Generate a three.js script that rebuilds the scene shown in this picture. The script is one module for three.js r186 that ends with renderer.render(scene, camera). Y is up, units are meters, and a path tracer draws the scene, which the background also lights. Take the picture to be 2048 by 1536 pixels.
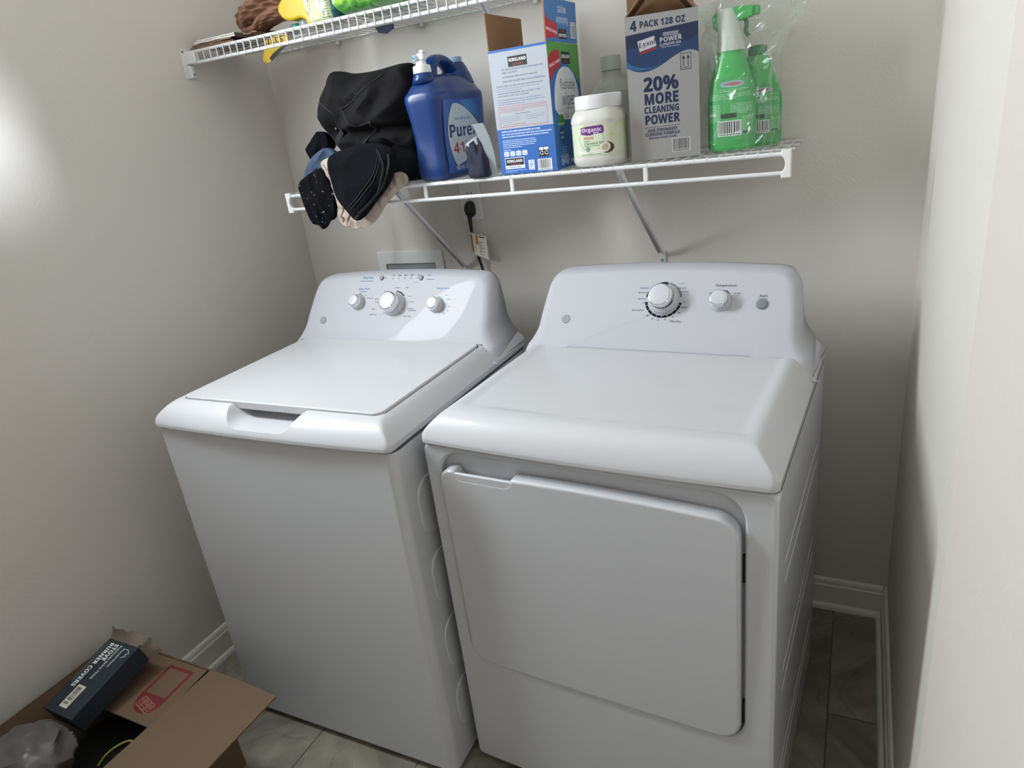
import * as THREE from 'three';
import { RoundedBoxGeometry } from 'three/addons/geometries/RoundedBoxGeometry.js';
import { mergeGeometries, mergeVertices } from 'three/addons/utils/BufferGeometryUtils.js';
import { RectAreaLightUniformsLib } from 'three/addons/lights/RectAreaLightUniformsLib.js';
import { Brush, Evaluator, SUBTRACTION } from 'three-bvh-csg';
import { createNoise2D, createNoise3D } from 'simplex-noise';

// ---------- renderer, camera, daylight, exposure ----------
const scene = new THREE.Scene();
const renderer = new THREE.WebGLRenderer({ antialias: true });
renderer.toneMapping = THREE.LinearToneMapping;
renderer.toneMappingExposure = 2.95;
renderer.shadowMap.enabled = true;
RectAreaLightUniformsLib.init();

const camera = new THREE.PerspectiveCamera(58.66, 2048 / 1536, 0.05, 30);
camera.position.set(1.7278, 1.47, 1.8532);
camera.rotation.order = 'YXZ';
camera.rotation.set(-0.3679, 0.4915, -0.1277);
camera.updateMatrixWorld();
scene.add(camera);

scene.background = new THREE.Color().setRGB(0.9, 0.93, 1.0);   // bright overcast sky seen through the windows
// daylight at the side window (in the left wall, just in front of the picture's left edge)
const WIN = { z0: 0.98, z1: 1.29, y0: 1.52, y1: 2.46 };
const dayLight = new THREE.RectAreaLight(new THREE.Color().setRGB(0.88, 0.95, 1.0) , 24.0, WIN.z1 - WIN.z0 - 0.1, WIN.y1 - WIN.y0 - 0.1);
dayLight.position.set(-0.012, (WIN.y0 + WIN.y1) / 2, (WIN.z0 + WIN.z1) / 2);
dayLight.lookAt(2, (WIN.y0 + WIN.y1) / 2 - 0.25, (WIN.z0 + WIN.z1) / 2);
dayLight.name = 'window_daylight'; scene.add(dayLight);
// soft low sunlight through an added transom, put in to brighten the left wall
const SUN_SLOPE = 0.55, ADDED_TRANSOM = { x0: 1.34, x1: 1.72, y0: 2.36, y1: 2.68 };
const addedSun = new THREE.DirectionalLight(new THREE.Color().setRGB(0.86, 0.95, 1.10), 10.0);
addedSun.position.set(0 + 3, 1.6 + 3 * SUN_SLOPE, 0.9 + 3); addedSun.target.position.set(0, 1.6, 0.9);
addedSun.shadow.radius = 14; addedSun.shadow.mapSize.set(2048, 2048);
Object.assign(addedSun.shadow.camera, { left: -2.5, right: 2.5, top: 2.5, bottom: -2.5, near: 0.1, far: 9 });
scene.add(addedSun, addedSun.target);

// ---------- seeded noise and small helpers ----------
function rng(seed) { let a = seed >>> 0; return () => { a = (a + 0x6D2B79F5) | 0; let t = Math.imul(a ^ (a >>> 15), 1 | a); t = (t + Math.imul(t ^ (t >>> 7), 61 | t)) ^ t; return ((t ^ (t >>> 14)) >>> 0) / 4294967296; }; }
const noise2 = createNoise2D(rng(7)), noise3 = createNoise3D(rng(11));
// crease-aware normals weighted by face area, so that large flat faces stay flat beside rounded edges
function faired(geo, crease = 0.6) {
  const g = geo.index ? geo.toNonIndexed() : geo.clone(), p = g.attributes.position, nf = p.count / 3, fn = [], key = new Map(), a = new THREE.Vector3(), b = new THREE.Vector3(), c = new THREE.Vector3();
  const hash = (i) => Math.round(p.getX(i) * 2e5) + ',' + Math.round(p.getY(i) * 2e5) + ',' + Math.round(p.getZ(i) * 2e5);
  for (let f = 0; f < nf; f++) { a.fromBufferAttribute(p, 3 * f); b.fromBufferAttribute(p, 3 * f + 1); c.fromBufferAttribute(p, 3 * f + 2); const n = b.sub(a).cross(c.sub(a)).clone(), l = n.length(); fn.push([n.divideScalar(l || 1), l]); for (let k = 0; k < 3; k++) { const h = hash(3 * f + k); (key.get(h) ?? key.set(h, []).get(h)).push(f); } }
  const out = new Float32Array(p.count * 3), lim = Math.cos(crease), s = new THREE.Vector3();
  for (let i = 0; i < p.count; i++) { const f = Math.floor(i / 3); s.set(0, 0, 0); for (const q of key.get(hash(i))) if (fn[q][0].dot(fn[f][0]) > lim) s.addScaledVector(fn[q][0], fn[q][1]); s.lengthSq() > 0 ? s.normalize() : s.copy(fn[f][0]); s.toArray(out, 3 * i); }
  g.setAttribute('normal', new THREE.BufferAttribute(out, 3)); return g;
}
const V = (x, y, z) => new THREE.Vector3(x, y, z);
const clamp = (x, a = 0, b = 1) => Math.min(b, Math.max(a, x));
const smooth = (t) => { t = clamp(t); return t * t * (3 - 2 * t); };
const lerp = (a, b, t) => a + (b - a) * t;
const names = {};
function numbered(n) { const k = names[n] = (names[n] ?? -1) + 1; return k ? n + '_' + String(k).padStart(3, '0') : n; }
function thing(name, label, category, [x, y, z] = [0, 0, 0], turn = 0, group) {
  const o = new THREE.Group(); o.name = numbered(name); o.position.set(x, y, z); o.rotation.y = turn;
  o.userData = { label, category }; if (group) o.userData.group = group;
  scene.add(o); return o;
}
function part(name, geo, mat, parent, label) {
  const m = new THREE.Mesh(geo, mat); m.name = name; m.castShadow = m.receiveShadow = true;
  if (label) m.userData.label = label;
  parent.add(m); return m;
}
function struct(name, geo, mat) { const m = part(name, geo, mat, scene); m.userData.kind = 'structure'; return m; }
function single(name, geo, mat, label, category, group) { const m = part(numbered(name), geo, mat, scene); m.userData = { label, category }; if (group) m.userData.group = group; return m; }

const box = (w, h, d, x = 0, y = 0, z = 0) => new THREE.BoxGeometry(w, h, d).translate(x, y, z);
const rbox = (w, h, d, r, x = 0, y = 0, z = 0, s = 2) => new RoundedBoxGeometry(w, h, d, s, r).translate(x, y, z);
const span = (x0, x1, y0, y1, z0, z1) => box(x1 - x0, y1 - y0, z1 - z0, (x0 + x1) / 2, (y0 + y1) / 2, (z0 + z1) / 2);
const cyl = (r0, r1, h, x = 0, y = 0, z = 0, n = 24) => new THREE.CylinderGeometry(r0, r1, h, n).translate(x, y, z);
const merge = (gs) => mergeGeometries(gs.map((g) => { const q = g.index ? g.toNonIndexed() : g; for (const k of Object.keys(q.attributes)) if (!['position', 'normal', 'uv'].includes(k)) q.deleteAttribute(k); return q; }));
const tube = (pts, r, n = 32, k = 8, closed = false) => new THREE.TubeGeometry(new THREE.CatmullRomCurve3(pts, closed, 'centripetal'), n, r, k, closed);
function bar(a, b, r, k = 8) { const d = b.clone().sub(a), g = new THREE.CylinderGeometry(r, r, d.length(), k); g.applyQuaternion(new THREE.Quaternion().setFromUnitVectors(V(0, 1, 0), d.clone().normalize())); const m = a.clone().add(b).multiplyScalar(0.5); return g.translate(m.x, m.y, m.z); }
function rrect(x0, x1, y0, y1, r) {
  const s = new THREE.Shape();
  s.moveTo(x0 + r, y0); s.lineTo(x1 - r, y0); s.absarc(x1 - r, y0 + r, r, -Math.PI / 2, 0); s.lineTo(x1, y1 - r); s.absarc(x1 - r, y1 - r, r, 0, Math.PI / 2);
  s.lineTo(x0 + r, y1); s.absarc(x0 + r, y1 - r, r, Math.PI / 2, Math.PI); s.lineTo(x0, y0 + r); s.absarc(x0 + r, y0 + r, r, Math.PI, 1.5 * Math.PI);
  return s;
}
const extrude = (shape, depth, bevel = 0, seg = 3, curve = 10) => new THREE.ExtrudeGeometry(shape, { depth, bevelEnabled: bevel > 0, bevelSize: bevel, bevelThickness: bevel, bevelOffset: -bevel, bevelSegments: seg, curveSegments: curve });
const onFloorPlan = (g) => g.rotateX(-Math.PI / 2);            // a shape drawn in (x, -z) extruded upwards
// rows of points joined into one skin; each row closed into a ring or left open; caps close first and last row
function skin(rows, { closed = true, cap0 = false, cap1 = false, uv } = {}) {
  const n = rows[0].length, pos = [], idx = [], uvs = [];
  rows.forEach((r, j) => r.forEach((p, i) => { pos.push(p.x, p.y, p.z); const q = uv ? uv(p, i / n, j / (rows.length - 1)) : [i / n, j / (rows.length - 1)]; uvs.push(q[0], q[1]); }));
  const m = closed ? n : n - 1;
  for (let j = 0; j + 1 < rows.length; j++) for (let i = 0; i < m; i++) {
    const a = j * n + i, b = j * n + (i + 1) % n, c = a + n, d = b + n; idx.push(a, b, d, a, d, c);
  }
  const cap = (j, flip) => { const c = V(0, 0, 0); rows[j].forEach((p) => c.add(p)); c.multiplyScalar(1 / n); const at = pos.length / 3; pos.push(c.x, c.y, c.z); const q = uv ? uv(c, 0, j / (rows.length - 1)) : [0.5, 0.5]; uvs.push(q[0], q[1]); for (let i = 0; i < n; i++) { const a = j * n + i, b = j * n + (i + 1) % n; flip ? idx.push(at, b, a) : idx.push(at, a, b); } };
  if (cap0) cap(0, true); if (cap1) cap(rows.length - 1, false);
  const g = new THREE.BufferGeometry();
  g.setAttribute('position', new THREE.Float32BufferAttribute(pos, 3)); g.setAttribute('uv', new THREE.Float32BufferAttribute(uvs, 2)); g.setIndex(idx); g.computeVertexNormals(); return g;
}
// body of revolution with squared cross-section: rows of [y, half width, half depth, shift x, shift z], exponent e
function squircle(rows, e = 3, n = 48, { cap0 = true, cap1 = true, wobble } = {}) {
  return skin(rows.map(([y, a, b, sx = 0, sz = 0, ee = e]) => Array.from({ length: n }, (_, i) => {
    const t = -i / n * Math.PI * 2, c = Math.cos(t), s = Math.sin(t), k = 2 / ee;
    const p = V(sx + a * Math.sign(c) * Math.abs(c) ** k, y, sz + b * Math.sign(s) * Math.abs(s) ** k); if (wobble) wobble(p, t); return p;
  })), { cap0, cap1 });
}
// refine a list of rows with a smooth curve through them
function easeRows(rows, n = 40) { const m = Math.max(...rows.map((r) => r.length)), out = []; const c = rows.map((r) => Array.from({ length: m }, (_, k) => r[k] ?? (k === 5 ? 3 : 0)));
  for (let i = 0; i < n; i++) { const f = i / (n - 1) * (c.length - 1), j = Math.min(c.length - 2, Math.floor(f)), t = f - j, g = (k) => { const p0 = c[Math.max(0, j - 1)][k], p1 = c[j][k], p2 = c[j + 1][k], p3 = c[Math.min(c.length - 1, j + 2)][k]; const m1 = Math.sign(p2 - p1) === Math.sign(p1 - p0) ? (p2 - p0) / 2 : 0, m2 = Math.sign(p3 - p2) === Math.sign(p2 - p1) ? (p3 - p1) / 2 : 0; const t2 = t * t, t3 = t2 * t; return (2 * t3 - 3 * t2 + 1) * p1 + (t3 - 2 * t2 + t) * m1 + (-2 * t3 + 3 * t2) * p2 + (t3 - t2) * m2; }; out.push(c[0].map((_, k) => g(k))); }
  return out; }

// ---------- textures and materials ----------
function canvasMap(w, h, draw) {
  const c = document.createElement('canvas'); c.width = w; c.height = h; const g = c.getContext('2d'); draw(g, w, h);
  const t = new THREE.CanvasTexture(c); t.colorSpace = THREE.SRGBColorSpace; t.anisotropy = 4; return t;
}
function dataMap(n, f, srgb = false) {
  const d = new Uint8Array(n * n * 4);
  for (let y = 0; y < n; y++) for (let x = 0; x < n; x++) { const q = f(x / n, y / n), k = (y * n + x) * 4; d[k] = q[0]; d[k + 1] = q[1]; d[k + 2] = q[2]; d[k + 3] = 255; }
  const t = new THREE.DataTexture(d, n, n); t.wrapS = t.wrapT = THREE.RepeatWrapping; t.magFilter = THREE.LinearFilter; t.minFilter = THREE.LinearMipmapLinearFilter; t.generateMipmaps = true;
  if (srgb) t.colorSpace = THREE.SRGBColorSpace; t.needsUpdate = true; return t;
}
const tile2 = (u, v, f, s = 0) => { const a = u * Math.PI * 2, b = v * Math.PI * 2; return noise3(Math.cos(a) * f / 6.28 + s, Math.sin(a) * f / 6.28 + Math.cos(b) * f / 6.28, Math.sin(b) * f / 6.28 - s); };
const std = (color, roughness = 0.6, o = {}) => new THREE.MeshStandardMaterial({ color, roughness, ...o });
const phys = (color, roughness = 0.5, o = {}) => new THREE.MeshPhysicalMaterial({ color, roughness, ...o });
// orange-peel paint relief
const peel = dataMap(256, (u, v) => { const k = 128 + 70 * tile2(u, v, 26) + 45 * tile2(u, v, 60, 5); return [k, k, k]; });
const withRepeat = (t, x, y) => { const c = t.clone(); c.repeat.set(x, y); c.needsUpdate = true; return c; };
const M = {};
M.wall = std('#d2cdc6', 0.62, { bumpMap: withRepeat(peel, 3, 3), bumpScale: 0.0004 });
M.wallNearShade = std('#cac3bb', 0.62, { bumpMap: M.wall.bumpMap, bumpScale: 0.0003 });  // same wall paint, darkened: the near wall's shade is put into the colour
M.ceiling = std('#e8e6e0', 0.9);
M.trim = std('#dedcd6', 0.4);
M.enamel = phys('#bebec1', 0.35, { clearcoat: 0.3, clearcoatRoughness: 0.04, specularIntensity: 0.4 });
M.enamelSatin = phys('#c4c5c9', 0.36, { clearcoat: 0.3, clearcoatRoughness: 0.12 });
M.seam = std('#4c4c50', 0.8);
M.chrome = std('#e4e5e8', 0.12, { metalness: 1 });
M.knobCap = std('#babbc0', 0.35);
M.greyButton = std('#74797e', 0.45);
M.black = std('#111214', 0.5);
M.wire = phys('#d4d4d4', 0.35, { clearcoat: 0.3 });
M.whitePlastic = phys('#dcdcda', 0.45);
// ---------- the room ----------
const RX = 1.861, RETURN_Z = 1.053, JUT_X = 1.84, ROOM_X = 1.861, ROOM_Z = 2.6, CEIL = 2.74;
function worldUV(g, s = 1) {   // uv in metres by dominant normal
  const p = g.attributes.position, n = g.attributes.normal, uv = new Float32Array(p.count * 2);
  for (let i = 0; i < p.count; i++) { const x = Math.abs(n.getX(i)), y = Math.abs(n.getY(i)), z = Math.abs(n.getZ(i)); const q = x > y && x > z ? [p.getZ(i), p.getY(i)] : y > z ? [p.getX(i), p.getZ(i)] : [p.getX(i), p.getY(i)]; uv[2 * i] = q[0] * s; uv[2 * i + 1] = q[1] * s; }
  g.setAttribute('uv', new THREE.BufferAttribute(uv, 2)); return g;
}
const wallGeo = (gs) => worldUV(merge(gs));
struct('wall_back', wallGeo([span(-0.12, RX, -0.04, CEIL, -0.12, 0)]), M.wall);
struct('wall_left', wallGeo([
  span(-0.12, 0, -0.04, CEIL, 0, WIN.z0), span(-0.12, 0, -0.04, CEIL, WIN.z1, ROOM_Z + 0.12),
  span(-0.12, 0, -0.04, WIN.y0, WIN.z0, WIN.z1), span(-0.12, 0, WIN.y1, CEIL, WIN.z0, WIN.z1)]), M.wall);
struct('wall_right', wallGeo([span(RX, RX + 0.14, -0.04, CEIL, -0.12, ROOM_Z + 0.12)]), M.wall);
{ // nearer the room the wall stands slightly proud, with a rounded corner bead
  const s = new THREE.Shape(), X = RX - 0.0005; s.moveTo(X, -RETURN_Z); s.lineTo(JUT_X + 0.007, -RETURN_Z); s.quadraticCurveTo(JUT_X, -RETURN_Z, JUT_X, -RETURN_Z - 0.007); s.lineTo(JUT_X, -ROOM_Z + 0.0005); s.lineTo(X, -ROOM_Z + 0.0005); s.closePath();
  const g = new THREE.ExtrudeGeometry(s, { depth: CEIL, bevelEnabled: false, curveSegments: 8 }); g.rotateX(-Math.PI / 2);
  struct('wall_right_front', worldUV(faired(g, 0.6)), M.wallNearShade);
}
{ const T = ADDED_TRANSOM, z0 = ROOM_Z, z1 = ROOM_Z + 0.12, X1 = JUT_X;
  struct('wall_front', wallGeo([span(-0.12, X1, -0.04, T.y0, z0, z1), span(-0.12, T.x0, T.y0, CEIL, z0, z1), span(T.x0, X1, T.y1, CEIL, z0, z1), ...(T.x1 < X1 ? [span(T.x1, X1, T.y0, T.y1, z0, z1)] : [])]), M.wall); }
struct('ceiling', span(-0.12, ROOM_X + 0.12, CEIL, CEIL + 0.1, -0.12, ROOM_Z + 0.12), M.ceiling);
{ // floor: grout bed with stone-look tiles laid on it
  const bed = struct('floor', span(-0.12, ROOM_X + 0.12, -0.12, -0.0015, -0.12, ROOM_Z + 0.12), std('#5f5b54', 0.9));
  const TX = 0.3048, TZ = 0.6096, mats = [];
  for (let k = 0; k < 3; k++) mats.push(std(['#a5a197', '#a09c92', '#aaa69a'][k], 0.45, { map: dataMap(256, (u, v) => { const a = tile2(u, v, 4, k * 3 + 1) * 26 + tile2(u, v, 11, k + 9) * 16 + tile2(u, v, 40, k) * 6; const b = Math.max(0, 1 - Math.abs(tile2(u * 1, v * 1, 5, k + 20)) * 14) * -22; const q = clamp(205 + a + b, 90, 255); return [q, q * 0.985, q * 0.95]; }, true) }));
  const r = rng(3);
  for (let i = -6; i < 6; i++) for (let j = -1; j < 5; j++) {
    const x0 = Math.max(0, 1.728 + i * TX), x1 = Math.min(ROOM_X, 1.728 + (i + 1) * TX), off = (i & 1) ? 0.203 : 0, z0 = Math.max(0, 0.207 + off - TZ + j * TZ - 0.4), z1 = Math.min(ROOM_Z, 0.207 + off - TZ + (j + 1) * TZ - 0.4);
    if (x1 - x0 < 0.03 || z1 - z0 < 0.03 || x0 > 2.1) continue;
    const g = rbox(x1 - x0 - 0.003, 0.008, z1 - z0 - 0.003, 0.0012, (x0 + x1) / 2, -0.004, (z0 + z1) / 2, 1); worldUV(g, 1.4);
    part('floor_tile', g, mats[Math.floor(r() * 3)], bed);
  }
}
// baseboards: tall board with an eased cap and a quarter-round shoe
function baseProfile(h = 0.1, t = 0.013, shoe = 0.018) {
  const s = new THREE.Shape(); s.moveTo(0, 0); s.lineTo(t + shoe * 0.62, 0); s.quadraticCurveTo(t + shoe * 0.6, shoe, t, shoe); s.lineTo(t, h - 0.022); s.lineTo(t - 0.003, h - 0.018); s.quadraticCurveTo(t - 0.003, h - 0.004, 0.004, h); s.lineTo(0, h); s.closePath(); return s;
}
const baseGeo = (len) => new THREE.ExtrudeGeometry(baseProfile(), { depth: len, bevelEnabled: false, curveSegments: 6 });
{ // profile x points away from the wall, extruded along z
  struct('baseboard_left', baseGeo(ROOM_Z).translate(0, 0, 0), M.trim);
  struct('baseboard_back', baseGeo(RX - 0.02).rotateY(-Math.PI / 2).translate(RX - 0.01, 0, 0), M.trim);
  struct('baseboard_right', baseGeo(RETURN_Z).rotateY(Math.PI).translate(RX, 0, RETURN_Z), M.trim);
  struct('baseboard_front_right', baseGeo(ROOM_Z - RETURN_Z).rotateY(Math.PI).translate(JUT_X, 0, ROOM_Z), M.trim);
}
{ // transom added in the front wall to let the patch light in
  const w = new THREE.Group(); w.name = 'added_window_2'; w.userData.kind = 'structure'; w.position.set(0, 0, ROOM_Z + 0.08); scene.add(w); const T = ADDED_TRANSOM;
  part('window_frame', merge([span(T.x0, T.x0 + 0.02, T.y0, T.y1, -0.03, 0.03), span(T.x1 - 0.02, T.x1, T.y0, T.y1, -0.03, 0.03), span(T.x0 + 0.02, T.x1 - 0.02, T.y0, T.y0 + 0.02, -0.03, 0.03), span(T.x0 + 0.02, T.x1 - 0.02, T.y1 - 0.02, T.y1, -0.03, 0.03)]), M.trim, w);
  part('window_pane', span(T.x0 + 0.02, T.x1 - 0.02, T.y0 + 0.02, T.y1 - 0.02, -0.002, 0.002), phys('#ffffff', 0.02, { transmission: 1, thickness: 0, ior: 1.45 }), w);
}
{ // side window: frame, sill, two sashes of clear glass
  const w = new THREE.Group(); w.name = 'window_1'; w.userData.kind = 'structure'; w.position.set(-0.06, 0, 0); scene.add(w);
  const { z0, z1, y0, y1 } = WIN, ym = (y0 + y1) / 2;
  part('window_frame', merge([span(-0.05, 0.02, y0, y1, z0, z0 + 0.045), span(-0.05, 0.02, y0, y1, z1 - 0.045, z1), span(-0.05, 0.02, y0, y0 + 0.045, z0 + 0.045, z1 - 0.045), span(-0.05, 0.02, y1 - 0.045, y1, z0 + 0.045, z1 - 0.045), span(-0.03, 0.01, ym - 0.02, ym + 0.02, z0 + 0.045, z1 - 0.045)]), M.trim, w);
  part('window_sill', rbox(0.06, 0.016, z1 - z0 - 0.09, 0.004, 0.03, y0 + 0.008, (z0 + z1) / 2), M.trim, w);
  const glass = phys('#ffffff', 0.02, { transmission: 1, thickness: 0, ior: 1.45 });
  for (const [a, b] of [[y0 + 0.045, ym - 0.02], [ym + 0.02, y1 - 0.045]]) part('window_pane', span(-0.016, -0.012, a, b, z0 + 0.045, z1 - 0.045), glass, w);
}
// ---------- washer and dryer ----------
const MW = 0.686, evaluator = new Evaluator(); evaluator.attributes = ['position', 'normal']; evaluator.useGroups = false;
function carve(g, cutters) {
  const ready = (q) => { const c = new Brush(mergeVertices(q.index ? q : q.clone())); c.geometry.deleteAttribute('uv'); c.updateMatrixWorld(); return c; };
  let a = ready(g); for (const c of cutters) { a = evaluator.evaluate(a, ready(c), SUBTRACTION); a.updateMatrixWorld(); }
  return a.geometry;
}
// moulded top: bullnose at the front, eased slopes at the sides, optional shallow pan in the middle
function deckShell({ wf, wb, yb, yt, pan = 0 }) {
  const NU = 72, NW = 72, r = 0.014, top = [], bot = [];
  const ramp = (k) => { const q = k * 2 - 1; return 0.5 + 0.5 * Math.sign(q) * (1 - (1 - Math.abs(q)) ** 1.9); };
  const front = (u) => { const d = Math.min(u, MW - u), bow = 0.008 * (1 - ((u - MW / 2) / (MW / 2)) ** 2); return wf + bow + (d < r ? Math.sqrt(Math.max(0, r * r - (r - d) ** 2)) - r : 0); };
  const smin = (a, b) => { const k = 0.004, h = clamp(0.5 + (b - a) / (2 * k)); return lerp(b, a, h) - k * h * (1 - h); };
  for (let j = 0; j <= NW; j++) for (let i = 0; i <= NU; i++) {
    const u = ramp(i / NU) * MW, f = front(u), w = lerp(wb, f, 1 - (1 - j / NW) ** 1.7);
    const hs = (d) => { const s = clamp(d / 0.052); return yb + 0.012 + (yt + 0.002 - yb - 0.012) * (1 - (1 - s) ** 1.55); };
    const hf = (d) => { const s = clamp(d / 0.066); return yb + 0.006 + (yt + 0.002 - yb - 0.006) * (1 - (1 - s) ** 2.1) ** 0.75; };
    let h = smin(smin(hs(u), hs(MW - u)), hf(f - w)); 
    if (pan) h -= pan * smooth((u - 0.058) / 0.014) * smooth((MW - 0.058 - u) / 0.014) * smooth((f - w - 0.075) / 0.014) ;
    top.push([u, h, w]); bot.push([u, yb, w]);
  }
  const pos = [...top, ...bot].flat(), idx = [], K = NU + 1, off = top.length;
  for (let j = 0; j < NW; j++) for (let i = 0; i < NU; i++) { const a = j * K + i, b = a + 1, c = a + K, d = c + 1; idx.push(a, c, d, a, d, b, off + a, off + d, off + c, off + a, off + b, off + d); }
  const side = (a, b) => idx.push(a, b, off + b, a, off + b, off + a);
  for (let i = 0; i < NU; i++) { side(i, i + 1); side(NW * K + i + 1, NW * K + i); }
  for (let j = 0; j < NW; j++) { side((j + 1) * K, j * K); side(j * K + NU, (j + 1) * K + NU); }
  const g = new THREE.BufferGeometry(); g.setAttribute('position', new THREE.Float32BufferAttribute(pos, 3)); g.setIndex(idx); g.computeVertexNormals(); return g;
}
// control console: flared outline, sloping convex face, rounded edges
const CK = 0.70;
function consoleGeo(zb, zback) {
  const half = [[0.339, 0.906], [0.336, 0.918], [0.331, 0.936], [0.321, 0.950], [0.310, 0.973], [0.306, 1.006], [0.301, 1.043], [0.294, 1.074], [0.278, 1.0935], [0.250, 1.1015]];
  const c = MW / 2, up = new THREE.CatmullRomCurve3(half.map(([a, y]) => V(a, y, 0)), false, 'centripetal').getPoints(44).map((p) => [p.x, p.y]);
  const topN = 24, tp = []; for (let i = 1; i < topN; i++) { const a = lerp(0.250, -0.250, i / topN); tp.push([a, 1.1015 + 0.0075 * (1 - (a / 0.250) ** 2)]); }
  const lowN = 30, lo = []; for (let i = 1; i < lowN; i++) { const a = lerp(-0.339, 0.339, i / lowN); lo.push([a, Math.min(0.9405, 0.906 + 0.0345 * smooth((0.339 - Math.abs(a)) / 0.05) ** 0.8)]); }
  const out = [...up, ...tp, ...up.slice().reverse().map(([a, y]) => [-a, y]), ...lo].map(([a, y]) => [c + a, y]);
  const n = out.length, nor = out.map((_, i) => { const p = out[(i + n - 1) % n], q = out[(i + 1) % n], dx = q[0] - p[0], dy = q[1] - p[1], l = Math.hypot(dx, dy) || 1; return [dy / l, -dx / l]; });
  const zf = (y) => zb - CK * (y - 0.945);
  const row = (inset, dz) => out.map(([u, y], i) => { const low = i >= out.length - lowN + 1, yy = low ? y : y - Math.max(0, nor[i][1]) * inset * 0.4, uu = low ? lerp(c, u, (0.339 - inset) / 0.339) : u - nor[i][0] * inset; return V(uu, yy, dz === null ? zback : Math.max(zf(yy) + dz, zback)); });
  const rows = [row(0.012, null), row(0, null).map((p) => p.setZ(Math.max(zf(p.y) - 0.045, zback + 0.003))), row(0, -0.032), row(0.0015, -0.022), row(0.005, -0.0135), row(0.0105, -0.0065), row(0.017, -0.002), row(0.025, 0)];
  const mid = [c, 1.02], base = row(0.025, 0);
  for (const s of [0.8, 0.55, 0.3, 0.1]) rows.push(base.map((p) => { const u = lerp(mid[0], p.x, s), y = lerp(mid[1], p.y, s); return V(u, y, zf(y) + 0.0015 * (1 - s)); }));
  return skin(rows, { cap0: true, cap1: true, uv: (p) => [p.x / MW, (p.y - 0.9) / 0.23] });
}
const faceTurn = new THREE.Quaternion().setFromUnitVectors(V(0, 1, 0), V(0, CK, 1).normalize());
const onFace = (u, y, zb, lift = 0) => V(u, y, zb - CK * (y - 0.945)).add(V(0, CK, 1).normalize().multiplyScalar(lift));
function dial(parent, u, y, zb, r, h, point) {
  const k = new THREE.Group(); k.name = 'knob'; k.position.copy(onFace(u, y, zb, 0.0008)); k.quaternion.copy(faceTurn); parent.add(k);
  const lathe = (p) => new THREE.LatheGeometry(p.map(([a, b]) => new THREE.Vector2(a * r, b * h)), 48);
  part('knob_skirt', lathe([[1.12, 0], [1.12, 0.08], [1.06, 0.2], [0.98, 0.34], [0.86, 0.42], [0.5, 0.42]]), M.knobCap, k, 'pale grey skirt of the knob');
  part('knob_ring', lathe([[0.9, 0.4], [0.92, 0.46], [0.9, 0.84], [0.86, 0.96], [0.8, 1.0], [0.72, 1.0]]), M.chrome, k, 'chrome ring');
  part('knob_cap', lathe([[0.8, 0.93], [0.78, 1.02], [0.72, 1.06], [0.3, 1.08], [0, 1.08]]), M.knobCap, k);
  if (point !== undefined) part('knob_pointer', rbox(0.1 * r, 0.1 * h, 0.34 * r, 0.03 * r, 0, 1.0 * h, -0.74 * r).rotateY(point), M.whitePlastic, k);
  return k;
}
function button(parent, u, y, zb, r) {
  const k = part('button', new THREE.LatheGeometry([[r * 1.1, 0], [r * 1.1, 0.001], [r, 0.0035], [r * 0.85, 0.0042], [0, 0.0045]].map(([a, b]) => new THREE.Vector2(a, b)), 28), M.greyButton, parent, 'grey round button');
  k.position.copy(onFace(u, y, zb, 0.0005)); k.quaternion.copy(faceTurn); return k;
}
const cabinet = (wf, wb, y0, y1, r = 0.02) => { const g = extrude(rrect(0, MW, -wf, -wb, r), y1 - y0, 0); return onFloorPlan(g).translate(0, y0, 0); };
const badgeMap = canvasMap(128, 128, (g) => {
  g.fillStyle = '#c9cace'; g.fillRect(0, 0, 128, 128); g.strokeStyle = '#8b8d93'; g.lineWidth = 6; g.beginPath(); g.arc(64, 64, 56, 0, 7); g.stroke(); g.lineWidth = 4;
  for (let k = 0; k < 4; k++) { g.save(); g.translate(64, 64); g.rotate(k * Math.PI / 2); g.beginPath(); g.arc(0, -44, 15, 0.3, 2.84); g.stroke(); g.restore(); }
  g.fillStyle = '#85878d'; g.font = 'italic bold 50px serif'; g.textAlign = 'center'; g.textBaseline = 'middle'; g.fillText('GE', 62, 66);
});
function badge(parent, u, y, zb) {
  const g = new THREE.CylinderGeometry(0.0105, 0.011, 0.0014, 36);
  const b = part('badge', g, [M.greyButton, std('#c4c5c8', 0.7, { map: badgeMap }), M.greyButton], parent, 'round grey emblem');
  b.position.copy(onFace(u, y, zb, 0.001)); b.quaternion.copy(faceTurn);
}
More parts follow.
